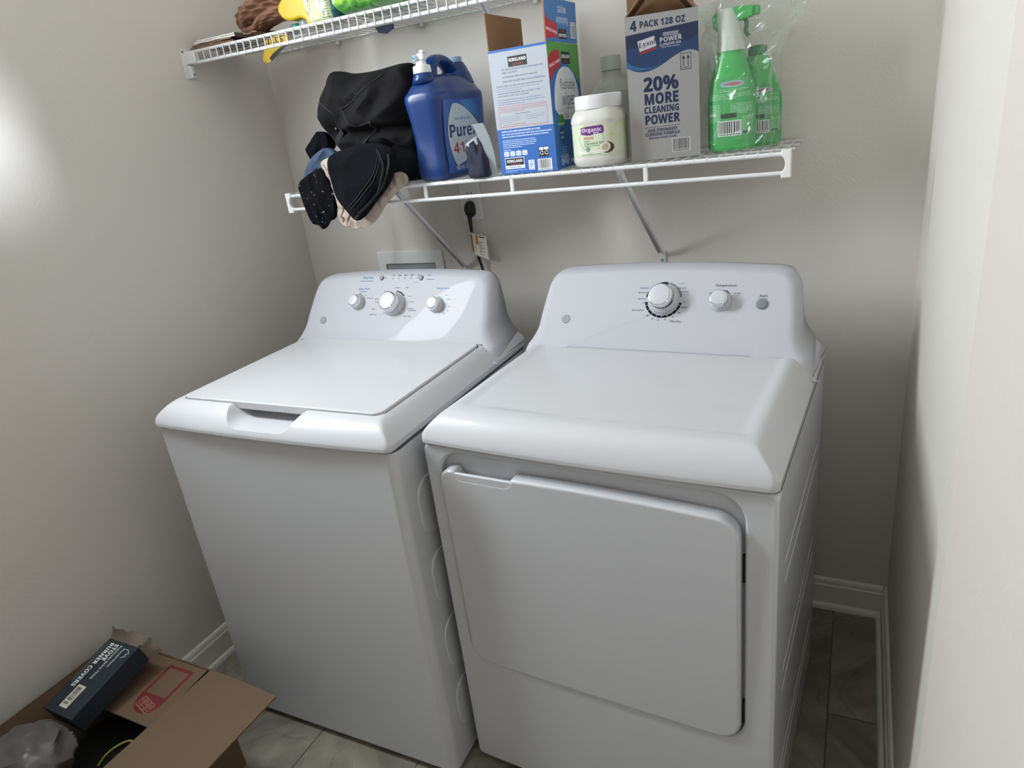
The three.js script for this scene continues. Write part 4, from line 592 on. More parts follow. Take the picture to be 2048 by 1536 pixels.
{
  const b1 = greenBottle([1.4665, 1.3455, 0.190], 0.06, 'front green cleaner bottle showing its barcode label through the clear bag');
  const wrap = part('seal_band', squircle([[0.200, 0.0285, 0.0245, 0.004], [0.215, 0.0262, 0.0235, 0.004], [0.235, 0.0245, 0.022, 0.002], [0.262, 0.024, 0.019, -0.003], [0.281, 0.0215, 0.015, -0.006]], 2.2, 40, { cap0: false, cap1: false }).translate(-0.006, 0.002, 0), phys('#d5d9d3', 0.4, { side: THREE.DoubleSide, transmission: 0.2, thickness: 0 }), b1, 'whitish shrink band printed with numbers');
  const b2 = b1.clone(); b2.name = numbered('cleaner_bottle'); scene.add(b2); b2.position.set(1.5115, 1.3455, 0.110); b2.rotation.y = 0.15; b2.scale.set(1, 0.85, 1); b2.userData = { ...b1.userData, label: 'rear green cleaner bottle, mostly hidden at the right of the front one' };
  for (const n of ['seal_band', 'spray_head', 'trigger']) b2.remove(b2.children.find((c) => c.name === n));
  // bag: crumpled film standing round both bottles, gathered ear at the top right
  const bag = phys('#fbfdfb', 0.24, { transmission: 1, thickness: 0, ior: 1.5, specularIntensity: 1, side: THREE.DoubleSide });
  const E = easeRows([[0.001, 0.052, 0.066], [0.004, 0.063, 0.084], [0.03, 0.066, 0.090], [0.09, 0.067, 0.092], [0.15, 0.067, 0.09], [0.19, 0.066, 0.084], [0.225, 0.066, 0.078], [0.26, 0.070, 0.07], [0.285, 0.074, 0.062], [0.300, 0.072, 0.046]], 70), N = 110, jr = rng(77);
  const R = E.map(([y, a, b], j) => Array.from({ length: N }, (_, i) => {
    const t = -(i + (j % 2) * 0.5) / N * 6.2832, c = Math.cos(t), s = Math.sin(t), k = 2 / 2.7, up = smooth((y - 0.17) / 0.12);
    const cre = (f, g, o) => 1 - 2 * Math.abs(noise3(c * f + o, y * g, s * f));
    const d = (0.003 + 0.009 * up) * cre(1.9, 7 + 9 * up, 3) + (0.0035 + 0.003 * up) * cre(3, 13, 8) + (jr() - 0.5) * 0.0012 + 0.0055 * Math.sin(t * 13 + 2.6 * noise2(y * 9, 3 + Math.round(t * 2) * 0.0) + 1.5 * noise2(t * 2, y * 14));
    const fold = (t0, w, h) => h * Math.exp(-(((t - t0) / w) ** 2)), d2 = fold(-4.2 - 5.4 * (y - 0.03), 0.09, 0.013) + fold(-3.72 + 0.15 * Math.sin(y * 30), 0.07, 0.008) + fold(-5.5 + 0.12 * Math.sin(y * 22), 0.08, 0.008);
    const ex = (c > 0 ? 0.040 * c : 0.004 * c) * up;
    return V((a + d + d2) * Math.sign(c) * Math.abs(c) ** k + ex + 0.004 * up, y + up * 0.012 * noise2(c * 2 + 5, s * 2) + (j ? (jr() - 0.5) * 0.003 : 0), (b + d + d2) * Math.sign(s) * Math.abs(s) ** k);
  }));
  single('clear_bag', faired(skin(R, { cap0: true }), 0.4), bag, 'crumpled clear plastic bag wrapped around the green cleaner bottles', 'bag').position.set(1.486, 1.3465, 0.150);
}
{ // small navy pouch with a stiff pale strip
  const t = thing('fabric_pouch', 'small navy fabric pouch with a pale grey strip beside the blue jug', 'pouch', [0.893, 1.3455, 0.318]);
  const navy = std('#1c2233', 0.85, { side: THREE.DoubleSide });
  const rows = easeRows([[0.0, 0.024, 0.010, 0.002, 0], [0.006, 0.029, 0.014, 0.002, 0], [0.03, 0.030, 0.015, 0.001, 0], [0.06, 0.026, 0.013, -0.004, 0], [0.083, 0.021, 0.012, -0.008, 0]], 20);
  part('pouch', squircle(rows, 2.3, 40, { cap1: false, wobble: (p, a) => { p.x += 0.003 * noise2(p.y * 30, a); p.z += 0.004 * noise2(p.y * 25 + 9, a * 1.3); p.y += 0.010 * Math.cos(a) * smooth(p.y / 0.08); } }), navy, t);
  part('pale_lining', squircle([[0.070, 0.0205, 0.0105, -0.0075, 0], [0.0885, 0.0195, 0.0112, -0.0085, 0]], 2.3, 30, { cap0: false, cap1: false, wobble: (p, a) => { p.y += 0.010 * Math.cos(a); } }), std('#a8adb3', 0.8, { side: THREE.DoubleSide }), t, 'pale grey lining');
  const sr = []; for (let j = 0; j <= 16; j++) { const v = j / 16, y = 0.001 + v * 0.122, x = 0.033 + 0.004 * Math.sin(v * 3) - 0.020 * v * v; sr.push([V(x - 0.011 - 0.003 * v, y, 0.004 + 0.006 * v), V(x + 0.010, y, -0.004 + 0.004 * v), V(x + 0.010, y, -0.0065 + 0.004 * v), V(x - 0.011 - 0.003 * v, y, 0.0015 + 0.006 * v)]); }
  part('strip', faired(skin(sr, { cap0: true, cap1: true }), 0.7), std('#9da3ab', 0.6), t, 'stiff pale grey strip');
}
// ---------- clothes heaped on the left end of the lower shelf ----------
const clothTex = dataMap(256, (u, v) => { const k = 128 + 40 * Math.sin((u * 90 + v * 90) * 6.2832) + 50 * tile2(u, v, 40, 2); return [k, k, k]; });
const weave = withRepeat(clothTex, 4, 4);
const denimBlack = phys('#1e1d1e', 1, { bumpMap: weave, bumpScale: 0.0005, specularIntensity: 0.25 });
// a stuffed fold of cloth: outline in (x, y), belly towards +z and -z, ridged folds
function fold(outline, zc, front, back, f, { n = 120, m = 26, rim = 0.006 } = {}) {
  let area = 0; outline.forEach(([x, y], i) => { const q = outline[(i + 1) % outline.length]; area += x * q[1] - q[0] * y; });
  const o = area < 0 ? outline.slice().reverse() : outline, c = new THREE.CatmullRomCurve3(o.map(([x, y]) => V(x, y, 0)), true, 'centripetal'), ring = c.getSpacedPoints(n).slice(0, n);
  const mid = ring.reduce((a, p) => a.add(p), V(0, 0, 0)).multiplyScalar(1 / n), rows = [];
  const add = (s, side) => rows.push(ring.map((p) => { const x = lerp(mid.x, p.x, s), y = lerp(mid.y, p.y, s), h = Math.sqrt(Math.max(0, 1 - s ** 2.4)); return V(x, y, zc + side * ((side > 0 ? front : back) * h + rim * (s < 1 ? 1 : 0)) + f(x, y, side) * (0.25 + 0.75 * Math.min(1, h * 1.6))); }));
  for (let j = 0; j < 8; j++) add(lerp(0.12, 0.97, j / 7), -1);
  add(1, -1); for (let j = 0; j < m; j++) add(Math.cos(j / m * 1.48) * 0.998, 1);
  return skin(rows, { cap0: true, cap1: true, uv: (p) => [p.x * 8, p.y * 8] });
}
const ridge = (x, y, fx, fy, o) => 1 - 2 * Math.abs(noise2(x * fx + o, y * fy - o));
const caster = new THREE.Raycaster();
function seam(mesh, pts, r, mat, name, lift = 0.001) { // stitched edge laid on the cloth
  mesh.updateWorldMatrix(true, false); const hit = [];
  for (const p of new THREE.CatmullRomCurve3(pts.map(([x, y]) => V(x, y, 0))).getPoints(24)) { caster.set(V(p.x, p.y, 1), V(0, 0, -1)); const h = caster.intersectObject(mesh, false)[0]; if (h) hit.push(h.point.clone().add(V(0, 0, lift))); }
  return hit.length > 2 ? part(name, tube(hit, r, 40, 6), mat, mesh) : null;
}
const onCloth = (mesh, x, y) => { mesh.updateWorldMatrix(true, false); caster.set(V(x, y, 1), V(0, 0, -1)); return caster.intersectObject(mesh, false)[0]?.point; };
const stitch = std('#29292b', 0.95);
{
  const A = [[0.447, 1.640], [0.517, 1.629], [0.589, 1.627], [0.674, 1.632], [0.695, 1.628], [0.698, 1.58], [0.694, 1.52], [0.695, 1.45], [0.688, 1.428], [0.664, 1.424], [0.640, 1.440], [0.587, 1.424], [0.555, 1.388], [0.492, 1.405], [0.449, 1.436], [0.407, 1.485], [0.390, 1.524], [0.397, 1.564], [0.417, 1.600]];
  const g = fold(A, 0.235, 0.072, 0.07, (x, y, s) => s > 0 ? 0.018 * noise2(x * 5 + y * 3, y * 9 - x * 4) + 0.010 * ridge(x + y * 0.6, y - x * 0.5, 5, 8, 4) + 0.0025 * noise2(x * 30, y * 26) - 0.030 * smooth((1.50 - y) / 0.015) * smooth((y - 1.46) / 0.03) * smooth((x - 0.44) / 0.05) : 0, { n: 160, m: 34 });
  const jeans = single('black_jeans', g, denimBlack, 'bundled black jeans with belt loop and rivet on top of the clothes heap', 'jeans');
  seam(jeans, [[0.394, 1.535], [0.407, 1.497], [0.440, 1.450], [0.487, 1.424], [0.535, 1.437], [0.570, 1.470], [0.597, 1.508]], 0.0026, stitch, 'waistband_edge');
  seam(jeans, [[0.398, 1.570], [0.430, 1.567], [0.462, 1.548], [0.480, 1.530]], 0.0016, stitch, 'seam_line');
  seam(jeans, [[0.497, 1.545], [0.537, 1.558], [0.585, 1.580], [0.630, 1.612]], 0.0014, stitch, 'seam_line');
  seam(jeans, [[0.497, 1.545], [0.525, 1.520], [0.548, 1.500], [0.594, 1.504]], 0.0014, stitch, 'seam_line');
  const a = onCloth(jeans, 0.478, 1.502), b = onCloth(jeans, 0.440, 1.456);
  if (a && b) { const rowsL = [0, 0.25, 0.5, 0.75, 1].map((k) => { const p = a.clone().lerp(b, k), q = onCloth(jeans, p.x, p.y) ?? p, w = V(0.0055, -0.0045, 0), z = 0.0035 + 0.004 * Math.sin(k * 3.14); return [q.clone().add(w).add(V(0, 0, z - 0.002)), q.clone().add(w).add(V(0, 0, z)), q.clone().sub(w).add(V(0, 0, z)), q.clone().sub(w).add(V(0, 0, z - 0.002))]; }); part('belt_loop', faired(skin(rowsL, { cap0: true, cap1: true }), 0.7), std('#222225', 0.9), jeans); }
  const r = onCloth(jeans, 0.455, 1.500); if (r) part('rivet', new THREE.SphereGeometry(0.004, 14, 10).scale(1, 1, 0.5).translate(r.x, r.y, r.z + 0.001), std('#56575a', 0.4, { metalness: 0.8 }), jeans, 'dull metal rivet');
}
{
  const B = [[0.486, 1.428], [0.570, 1.452], [0.648, 1.452], [0.692, 1.432], [0.688, 1.399], [0.659, 1.354], [0.609, 1.313], [0.541, 1.268], [0.511, 1.300], [0.487, 1.337], [0.483, 1.384]];
  const leg = single('jeans_leg', fold(B, 0.374, 0.020, 0.018, (x, y, s) => s > 0 ? 0.005 * ridge(x, y, 9, 6, 21) - 0.012 * smooth(((x - 0.541) * 0.62 - (y - 1.268) * 0.78 + 0.012) / 0.02) : 0), phys('#0d0f14', 1, { specularIntensity: 0.25, bumpMap: weave, bumpScale: 0.0005 }), 'black jeans leg with open stitched hem hanging over the shelf edge', 'jeans');
  for (const off of [0.000, 0.020, 0.027]) seam(leg, [[0.543 - off * 0.6, 1.275 + off * 0.9], [0.604 - off * 0.6, 1.318 + off * 0.9], [0.652 - off * 0.6, 1.357 + off * 0.9], [0.681 - off, 1.400 + off * 0.7], [0.684 - off, 1.425]], off ? 0.0011 : 0.003, stitch, off ? 'hem_stitch' : 'hem_edge');
  seam(leg, [[0.655, 1.44], [0.664, 1.425], [0.669, 1.40], [0.655, 1.37], [0.625, 1.335], [0.59, 1.308], [0.557, 1.287]], 0.0034, std('#0d0e11', 0.95), 'hem_opening');
}
{
  const Cc = [[0.427, 1.422], [0.475, 1.428], [0.484, 1.390], [0.498, 1.355], [0.549, 1.330], [0.626, 1.360], [0.668, 1.378], [0.690, 1.368], [0.690, 1.352], [0.658, 1.333], [0.609, 1.299], [0.556, 1.253], [0.483, 1.243], [0.449, 1.265], [0.452, 1.304], [0.445, 1.356], [0.430, 1.391]];
  const cream = single('cream_garment', fold(Cc, 0.333, 0.007, 0.004, (x, y, s) => s > 0 ? 0.006 * ridge(x + y, y - x, 14, 9, 31) : 0), std('#ad9f93', 0.9, { bumpMap: weave, bumpScale: 0.0003 }), 'pale cream garment hanging below the black jeans leg', 'shirt');
  seam(cream, [[0.460, 1.262], [0.468, 1.29], [0.482, 1.306], [0.495, 1.300], [0.490, 1.28], [0.474, 1.255]], 0.0024, std('#9a8a7e', 0.9), 'sleeve_edge');
  seam(cream, [[0.437, 1.415], [0.452, 1.400], [0.470, 1.395], [0.478, 1.37]], 0.002, std('#9a8a7e', 0.9), 'collar_edge');
}
{
  const stars = canvasMap(512, 512, (g) => { g.fillStyle = '#0c0d11'; g.fillRect(0, 0, 512, 512); const r = rng(5); g.fillStyle = '#d8d4cc'; for (let k = 0; k < 46; k++) { const x = r() * 512, y = r() * 512, a = 3 + r() * 9, b = r() * 6; g.save(); g.translate(x, y); g.rotate(b); g.globalAlpha = 0.4 + r() * 0.5; g.beginPath(); for (let i = 0; i < 10; i++) { const q = i % 2 ? a * 0.38 : a; g.lineTo(Math.cos(i * 0.628) * q, Math.sin(i * 0.628) * q); } g.fill(); g.restore(); } });
  stars.wrapS = stars.wrapT = THREE.RepeatWrapping;
  const D = [[0.338, 1.372], [0.382, 1.396], [0.425, 1.406], [0.446, 1.368], [0.449, 1.331], [0.442, 1.292], [0.434, 1.272], [0.416, 1.266], [0.394, 1.247], [0.386, 1.246], [0.376, 1.256], [0.356, 1.263], [0.348, 1.278], [0.341, 1.315], [0.338, 1.346]];
  single('star_scarf', fold(D, 0.338, 0.012, 0.004, (x, y, s) => s > 0 ? 0.007 * ridge(x, y, 16, 6, 41) : 0), phys('#ffffff', 0.95, { map: stars, specularIntensity: 0.25 }), 'sheer black cloth printed with small white stars, hanging at the left end', 'scarf');
  const E2 = [[0.372, 1.430], [0.404, 1.450], [0.436, 1.455], [0.467, 1.428], [0.446, 1.396], [0.404, 1.384], [0.327, 1.367], [0.337, 1.392]];
  single('blue_denim', fold(E2, 0.308, 0.016, 0.02, (x, y, s) => s > 0 ? 0.006 * ridge(x, y, 15, 12, 51) : 0), std('#3c4c66', 0.92, { bumpMap: weave, bumpScale: 0.0006 }), 'folded blue denim peeking out above the star-printed cloth', 'jeans');
  const F = [[0.321, 1.457], [0.323, 1.461], [0.372, 1.499], [0.376, 1.500], [0.402, 1.487], [0.406, 1.455], [0.379, 1.442], [0.352, 1.430], [0.344, 1.411], [0.339, 1.411], [0.328, 1.434]];
  single('navy_cloth', fold(F, 0.262, 0.012, 0.04, (x, y, s) => s > 0 ? 0.004 * ridge(x, y, 15, 12, 61) : 0), phys('#0d0f15', 1, { specularIntensity: 0.25 }), 'dark navy cloth corner sticking out left of the black jeans bundle', 'cloth');
  const G = [[0.37, 1.380], [0.50, 1.384], [0.58, 1.394], [0.625, 1.420], [0.650, 1.468], [0.690, 1.466], [0.687, 1.358], [0.50, 1.355], [0.37, 1.355]];
  single('dark_trousers', fold(G, 0.215, 0.06, 0.06, (x, y, s) => s > 0 ? 0.004 * ridge(x, y, 10, 12, 71) : 0), phys('#101115', 1, { specularIntensity: 0.25 }), 'dark folded trousers at the bottom of the clothes heap', 'trousers');
}
// ---------- things on the upper shelf ----------
{
  const t = thing('paper_stack', 'flattened brown paper and white sheets lying at the left end of the upper shelf', 'paper', [0, 1.7545, 0.2]);
  const sheet = (name, w, d, y, x, z, turn, mat, amp, seed, th = 0.004) => { const rows = []; for (let j = 0; j <= 14; j++) rows.push(Array.from({ length: 20 }, (_, i) => { const u = i / 19 - 0.5, v = j / 14 - 0.5; return V(u * w, amp * (noise2(u * 4 + seed, v * 4) + 0.9), -v * d); })); const top = rows, all = [...top.map((r) => r), ...top.slice().reverse().map((r) => r.map((p) => V(p.x, p.y - th, p.z)))]; const m = part(name, faired(skin([...all, all[0]], { closed: false }), 0.9), mat, t); m.position.set(x, y, z); m.rotation.y = turn; return m; };
  const brown = std('#80664f', 0.85);
  sheet('brown_paper', 0.165, 0.2, 0.0045, 0.094, 0.0, 0.02, brown, 0.0012, 1); sheet('brown_paper', 0.16, 0.19, 0.0100, 0.100, 0.005, -0.04, brown, 0.0012, 4);
  sheet('white_sheet', 0.15, 0.2, 0.0165, 0.105, 0.0, 0.05, std('#d9d7d2', 0.8), 0.0008, 8, 0.0045); sheet('white_sheet', 0.14, 0.19, 0.0205, 0.112, 0.004, 0.03, std('#dedcd8', 0.8), 0.0008, 12, 0.003);
  sheet('brown_paper', 0.09, 0.16, 0.0160, 0.205, -0.01, -0.08, brown, 0.002, 15, 0.003);
}
{ // crumpled paper bag with its mouth twisted into an open loop
  const t = thing('paper_bag', 'crumpled brown paper bag with a looped end on the upper shelf', 'bag', [0.236, 1.766, 0.17], 0);
  const mat = std('#805b46', 0.9, { side: THREE.DoubleSide });
  const loop = (pts, rad, seed) => { const c = new THREE.CatmullRomCurve3(pts, false, 'centripetal'), rows = []; for (let j = 0; j <= 34; j++) { const p = c.getPoint(j / 34), tg = c.getTangent(j / 34), n = V(0, 0, 1), b = tg.clone().cross(n).normalize(); rows.push(Array.from({ length: 26 }, (_, i) => { const a = i / 26 * 6.2832, r = rad(j / 34) * (1 + 0.16 * ridge(Math.cos(a) * 0.9 + seed, Math.sin(a) * 0.9 + j * 0.05, 1, 1, seed)); return p.clone().addScaledVector(b, Math.sin(a) * r).addScaledVector(n, Math.cos(a) * r * 2.6); })); } return faired(skin(rows, { cap0: true, cap1: true }), 0.35); };
  part('bag_body', loop([V(-0.098, 0.030, 0.03), V(-0.075, 0.050, 0.03), V(-0.04, 0.063, 0.025), V(0.0, 0.070, 0.02), V(0.05, 0.075, 0.01), V(0.09, 0.07, 0.0)], (u) => 0.010 + 0.016 * Math.sin(Math.min(1, u * 1.1) * 2.6), 3), mat, t);
  part('bag_mouth', loop([V(-0.100, 0.026, 0.03), V(-0.065, 0.022, 0.035), V(-0.035, 0.022, 0.04), V(-0.01, 0.036, 0.035), V(0.03, 0.046, 0.03), V(0.075, 0.05, 0.02)], (u) => 0.007 + 0.012 * u, 7), mat, t);
}
{ // yellow bottle lying with its rounded shoulder towards the front
  const t = thing('yellow_bottle', 'yellow plastic bottle with a dark stripe label leaning on the upper shelf', 'bottle', [0, 0, 0]);
  const s = new THREE.Shape(), O = [[0.327, 1.822], [0.346, 1.840], [0.366, 1.885], [0.410, 1.89], [0.425, 1.83], [0.428, 1.79], [0.435, 1.7575], [0.411, 1.7575], [0.405, 1.772], [0.389, 1.779], [0.373, 1.778], [0.356, 1.778], [0.337, 1.783], [0.325, 1.794], [0.320, 1.808]];
  const c = new THREE.SplineCurve(O.map(([x, y]) => new THREE.Vector2(x, y)).concat([new THREE.Vector2(...O[0])])); s.setFromPoints(c.getPoints(90));
  part('body', faired(extrude(s, 0.030, 0.008, 4).translate(0, 0, 0.225), 0.6), phys('#c4a516', 0.45), t);
  const lb = canvasMap(256, 64, (g) => { g.fillStyle = '#23241f'; g.fillRect(0, 0, 256, 64); lines(g, 30, 24, 196, 1, 20, 18, '#b9b27a', 6); });
  const l = part('stripe_label', box(0.052, 0.009, 0.0008), std('#ffffff', 0.5, { map: lb }), t, 'dark stripe label'); l.position.set(0.386, 1.804, 0.2562); l.rotation.z = 0.42;
  part('neck', squircle([[0, 0.016, 0.014], [0.012, 0.017, 0.015], [0.016, 0.013, 0.012]], 2, 28).translate(0.354, 1.7555, 0.238), std('#1f6f6a', 0.4), t, 'teal neck ring');
  part('clear_spout', squircle([[0, 0.015, 0.013], [0.012, 0.017, 0.014], [0.020, 0.012, 0.011]], 2, 24).translate(0.388, 1.7555, 0.244), phys('#c8d2d6', 0.15, { transmission: 0.7, thickness: 0 }), t, 'clear spout');
}
{ // pack of something pale green in clear film
  const t = thing('film_pack', 'clear film pack with pale green contents and printed edge, right of the yellow bottle', 'pack', [0.477, 1.7545, 0.255], -0.05);
  const map = canvasMap(256, 256, (g, w, h) => { g.fillStyle = '#b6bf93'; g.fillRect(0, 0, w, h); g.fillStyle = '#cfd2c9'; g.fillRect(0, 0, 70, h); g.strokeStyle = '#4c4a52'; g.lineWidth = 3; const r = rng(9); for (let k = 0; k < 34; k++) { g.beginPath(); const x = 20 + r() * 70, y = 20 + r() * 200; g.moveTo(x, y); g.lineTo(x + r() * 30 - 15, y + r() * 30); g.stroke(); } g.fillStyle = '#3c4a5c'; for (let k = 0; k < 22; k++) g.fillRect(170 + (k % 3) * 6, 10 + k * 11, 40 + (k * 13 % 20), 3); g.fillStyle = '#2c5d80'; g.fillRect(234, 0, 22, h); });
  const rows = easeRows([[0, 0.036, 0.030, 0.004, 0, 3], [0.006, 0.046, 0.040, 0.003, 0, 3], [0.04, 0.049, 0.043, 0, 0, 3], [0.09, 0.048, 0.042, -0.006, 0, 3], [0.13, 0.038, 0.03, -0.010, 0, 3], [0.136, 0.02, 0.015, -0.01, 0, 3]], 40);
  const g = squircle(rows, 3, 60, { wobble: (p, a) => { p.z += 0.002 * noise2(p.x * 50, p.y * 40); p.x += 0.002 * noise2(p.y * 40, a); } }); { const p = g.attributes.position, uv = g.attributes.uv; for (let i = 0; i < p.count; i++) uv.setXY(i, 0.5 + (p.getX(i) + 0.05 * 0) / 0.1, p.getY(i) / 0.136); }
  part('contents', g, phys('#ffffff', 0.3, { map, clearcoat: 0.6, clearcoatRoughness: 0.1 }), t);
  part('seal', rbox(0.07, 0.012, 0.003, 0.001, -0.01, 0.141, 0), phys('#c8cfc4', 0.25), t, 'crimped film seal');
}
{ // soft pack of green wipes reaching over the front rail
  const t = thing('wipes_pack', 'glossy green soft pack of wipes lying along the upper shelf front', 'pack', [0.672, 1.7545, 0.232], 0.0);
  const map = canvasMap(768, 320, (g, w, h) => {
    const lg = g.createLinearGradient(0, 0, 0, h); lg.addColorStop(0, '#3d9440'); lg.addColorStop(0.62, '#2f8a36'); lg.addColorStop(0.75, '#8fbe3d'); lg.addColorStop(0.84, '#5aa83c'); lg.addColorStop(1, '#3e9140'); g.fillStyle = lg; g.fillRect(0, 0, w, h);
    g.fillStyle = '#cfe4ec'; g.save(); g.translate(330, 140); g.beginPath(); for (let i = 0; i < 16; i++) { const q = i % 2 ? 26 : 90; g.lineTo(Math.cos(i * 0.3927) * q * 1.4, Math.sin(i * 0.3927) * q); } g.fill(); g.restore();
    lines(g, 430, 100, 190, 2, 34, 20, '#1f5c2b', 12); lines(g, 120, 140, 150, 1, 20, 20, '#1f5c2b', 14); g.fillStyle = '#e8efe6'; g.beginPath(); g.ellipse(70, 190, 36, 60, 0.2, 0, 7); g.fill(); g.fillStyle = '#a33'; g.fillRect(55, 160, 30, 12); lines(g, 560, 170, 160, 4, 18, 7, '#d7ead2', 3);
  });
  const N = 54, rows = []; for (let j = 0; j <= 60; j++) { const u = j / 60, e = Math.sin(Math.min(1, Math.min(u, 1 - u) * 9) * 1.5708), x = lerp(-0.142, 0.138, u), ht = 0.012 + 0.036 * e, dp = 0.050 + 0.052 * e; rows.push(Array.from({ length: N }, (_, i) => { const a = i / N * 6.2832, c = Math.cos(a), s = Math.sin(a), k = 0.75; const y = 0.050 + ht * Math.sign(s) * Math.abs(s) ** k + 0.003 * ridge(x, a, 14, 1.2, 5) * (s > -0.7 ? 1 : 0); return V(x + 0.003 * noise2(a, x * 20), Math.max(0, y + 0.010 * (u - 0.3)), dp * Math.sign(c) * Math.abs(c) ** k + 0.003 * ridge(x, a, 22, 1, 8)); })); }
  const g = skin(rows, { cap0: true, cap1: true, uv: (p) => [(p.x + 0.142) / 0.28, clamp(p.y / 0.11)] });
  part('pack', g, phys('#ffffff', 0.25, { map, clearcoat: 0.5, clearcoatRoughness: 0.1 }), t);
  part('end_seal', rbox(0.012, 0.004, 0.12, 0.0015, -0.145, 0.052, 0), phys('#3f93ad', 0.3), t, 'blue crimped end seal');
}
{ // blue corner seen through the deck, yellow card hanging below it
  const bs = new THREE.Shape(); bs.moveTo(-0.028, 0.004); bs.lineTo(-0.020, -0.016); bs.lineTo(0.004, -0.022); bs.lineTo(0.030, -0.014); bs.lineTo(0.034, 0.004); bs.closePath();
  const bf = single('blue_card', extrude(bs, 0.004, 0.001), std('#1d3560', 0.5), 'dark blue corner of packaging poking down through the wires of the upper shelf', 'packaging'); bf.position.set(0.536, 1.748, 0.10); bf.rotation.x = 0.2;
  const cardMap = canvasMap(256, 256, (g) => { g.fillStyle = '#d3ae1c'; g.fillRect(0, 0, 256, 256); fitText(g, 'KILLS', 118, 66, 74, '#1d1c14', { align: 'center' }); g.fillStyle = '#1d1c14'; g.beginPath(); g.moveTo(60, 210); g.bezierCurveTo(120, 150, 200, 120, 256, 120); g.lineTo(256, 170); g.bezierCurveTo(180, 180, 120, 230, 70, 240); g.fill(); });
  const s = new THREE.Shape(); s.moveTo(-0.05, -0.022); s.bezierCurveTo(-0.05, -0.036, -0.03, -0.036, -0.02, -0.03); s.lineTo(0.05, 0.006); s.lineTo(0.05, 0.036); s.lineTo(-0.028, 0.022); s.closePath();
  const g = extrude(s, 0.002, 0); { const p = g.attributes.position, uv = g.attributes.uv; for (let i = 0; i < p.count; i++) uv.setXY(i, (p.getX(i) + 0.05) / 0.1, (p.getY(i) + 0.036) / 0.072); }
  const c = single('yellow_card', g, std('#ffffff', 0.45, { map: cardMap }), 'yellow and black printed card hanging under the wires of the upper shelf', 'card'); c.position.set(0.262, 1.7285, 0.235); c.rotation.y = 0.05;
}
// ---------- open shipping box on the floor, bottom left ----------
const card = std('#64503d', 0.85, { bumpMap: withRepeat(dataMap(128, (u, v) => { const k = 128 + 60 * Math.sin(v * 6.2832 * 24) + 30 * tile2(u, v, 20, 4); return [k, k, k]; }), 3, 3), bumpScale: 0.0002 });
{
  const X = 0.022, Z0 = 1.058, W = 0.362, D = 0.46, H = 0.315, T = 0.004;
  const t = thing('shipping_box', 'open brown cardboard shipping box on the floor against the left wall', 'box', [X, 0.001, Z0]);
  part('back_panel', box(W, H, T, W / 2, H / 2, T / 2), card, t); part('front_panel', box(W, H, T, W / 2, H / 2, D - T / 2), card, t);
  part('side_panel', box(T, H, D - 2 * T, T / 2, H / 2, D / 2), card, t); part('side_panel', box(T, H, D - 2 * T, W - T / 2, H / 2, D / 2), card, t);
  part('bottom_panel', box(W - 2 * T, T, D - 2 * T, W / 2, T / 2, D / 2), card, t);
  const bend = (len, wid, droop, cut) => { // a flap growing along +x from its hinge, slightly bowed, corners cut a little
    const top = [], n = 8; for (let i = 0; i <= n; i++) { const u = i / n, c = cut * u; top.push([V(len * u, -droop * u * u, c), V(len * u, -droop * u * u, wid - c), V(len * u, -droop * u * u - T * 0.9, wid - c), V(len * u, -droop * u * u - T * 0.9, c)]); }
    return faired(skin(top, { cap0: true, cap1: true, uv: (p) => [p.x * 4, p.z * 4] }), 0.5).scale(1, 1, 1); };
  const r = part('flap', bend(0.214, D - 0.008, 0.012, 0.004), card, t); r.position.set(W - 0.001, H + T, 0.004); r.rotation.z = 0.02;
  const f = part('flap', bend(0.17, W - 0.02, 0.05, 0.006), card, t); f.position.set(0.008, H + T * 0.5, D); f.rotation.set(0, -Math.PI / 2, 0); f.rotation.order = 'YXZ'; f.rotation.z = -0.9; f.position.x = W - 0.01;
  const l = part('flap', bend(0.17, D - 0.03, 0.02, 0.006), card, t); l.position.set(T + 0.001, H - 0.002, 0.014); l.rotation.z = -1.2;
  // back flap folded inwards, its printed face up
  const map = canvasMap(1024, 512, (g, w, h) => {
    g.fillStyle = '#64503d'; g.fillRect(0, 0, w, h); const R = '#681d21';
    g.strokeStyle = R; g.fillStyle = R; g.lineWidth = 26; g.strokeRect(694, 64, 230, 246); g.beginPath(); g.moveTo(682, 312); g.lineTo(936, 312); g.bezierCurveTo(930, 420, 880, 450, 812, 450); g.bezierCurveTo(730, 450, 690, 400, 682, 312); g.fill();
    g.strokeStyle = '#96765c'; g.lineWidth = 5; for (let k = 0; k < 3; k++) { g.save(); g.translate(760 + k * 54, 370 + k * 14); g.rotate(0.25); g.strokeRect(-30, -38, 44, 76); g.beginPath(); g.arc(-8, -12, 12, 0, 7); g.stroke(); g.beginPath(); g.moveTo(-18, 18); g.lineTo(4, 18); g.stroke(); g.restore(); }
    g.save(); g.globalAlpha = 0.8; g.translate(580, 150); g.rotate(Math.PI); fitText(g, 'WALMART', 0, 0, 62, '#6a281e', { align: 'center', bold: false }); lines(g, -110, -90, 220, 1, 20, 22, '#74382c', 4); g.restore();
  });
  const bw = W - 0.03, bl = 0.168, outer = std('#ffffff', 0.85, { map });
  const b = part('flap', box(bw, T * 0.9, bl), [card, card, outer, card, card, card], t, 'folded-in flap with red recycling print'); b.position.set(W / 2 - 0.002, H - 0.012, 0.086); b.rotation.x = 0.085;
}
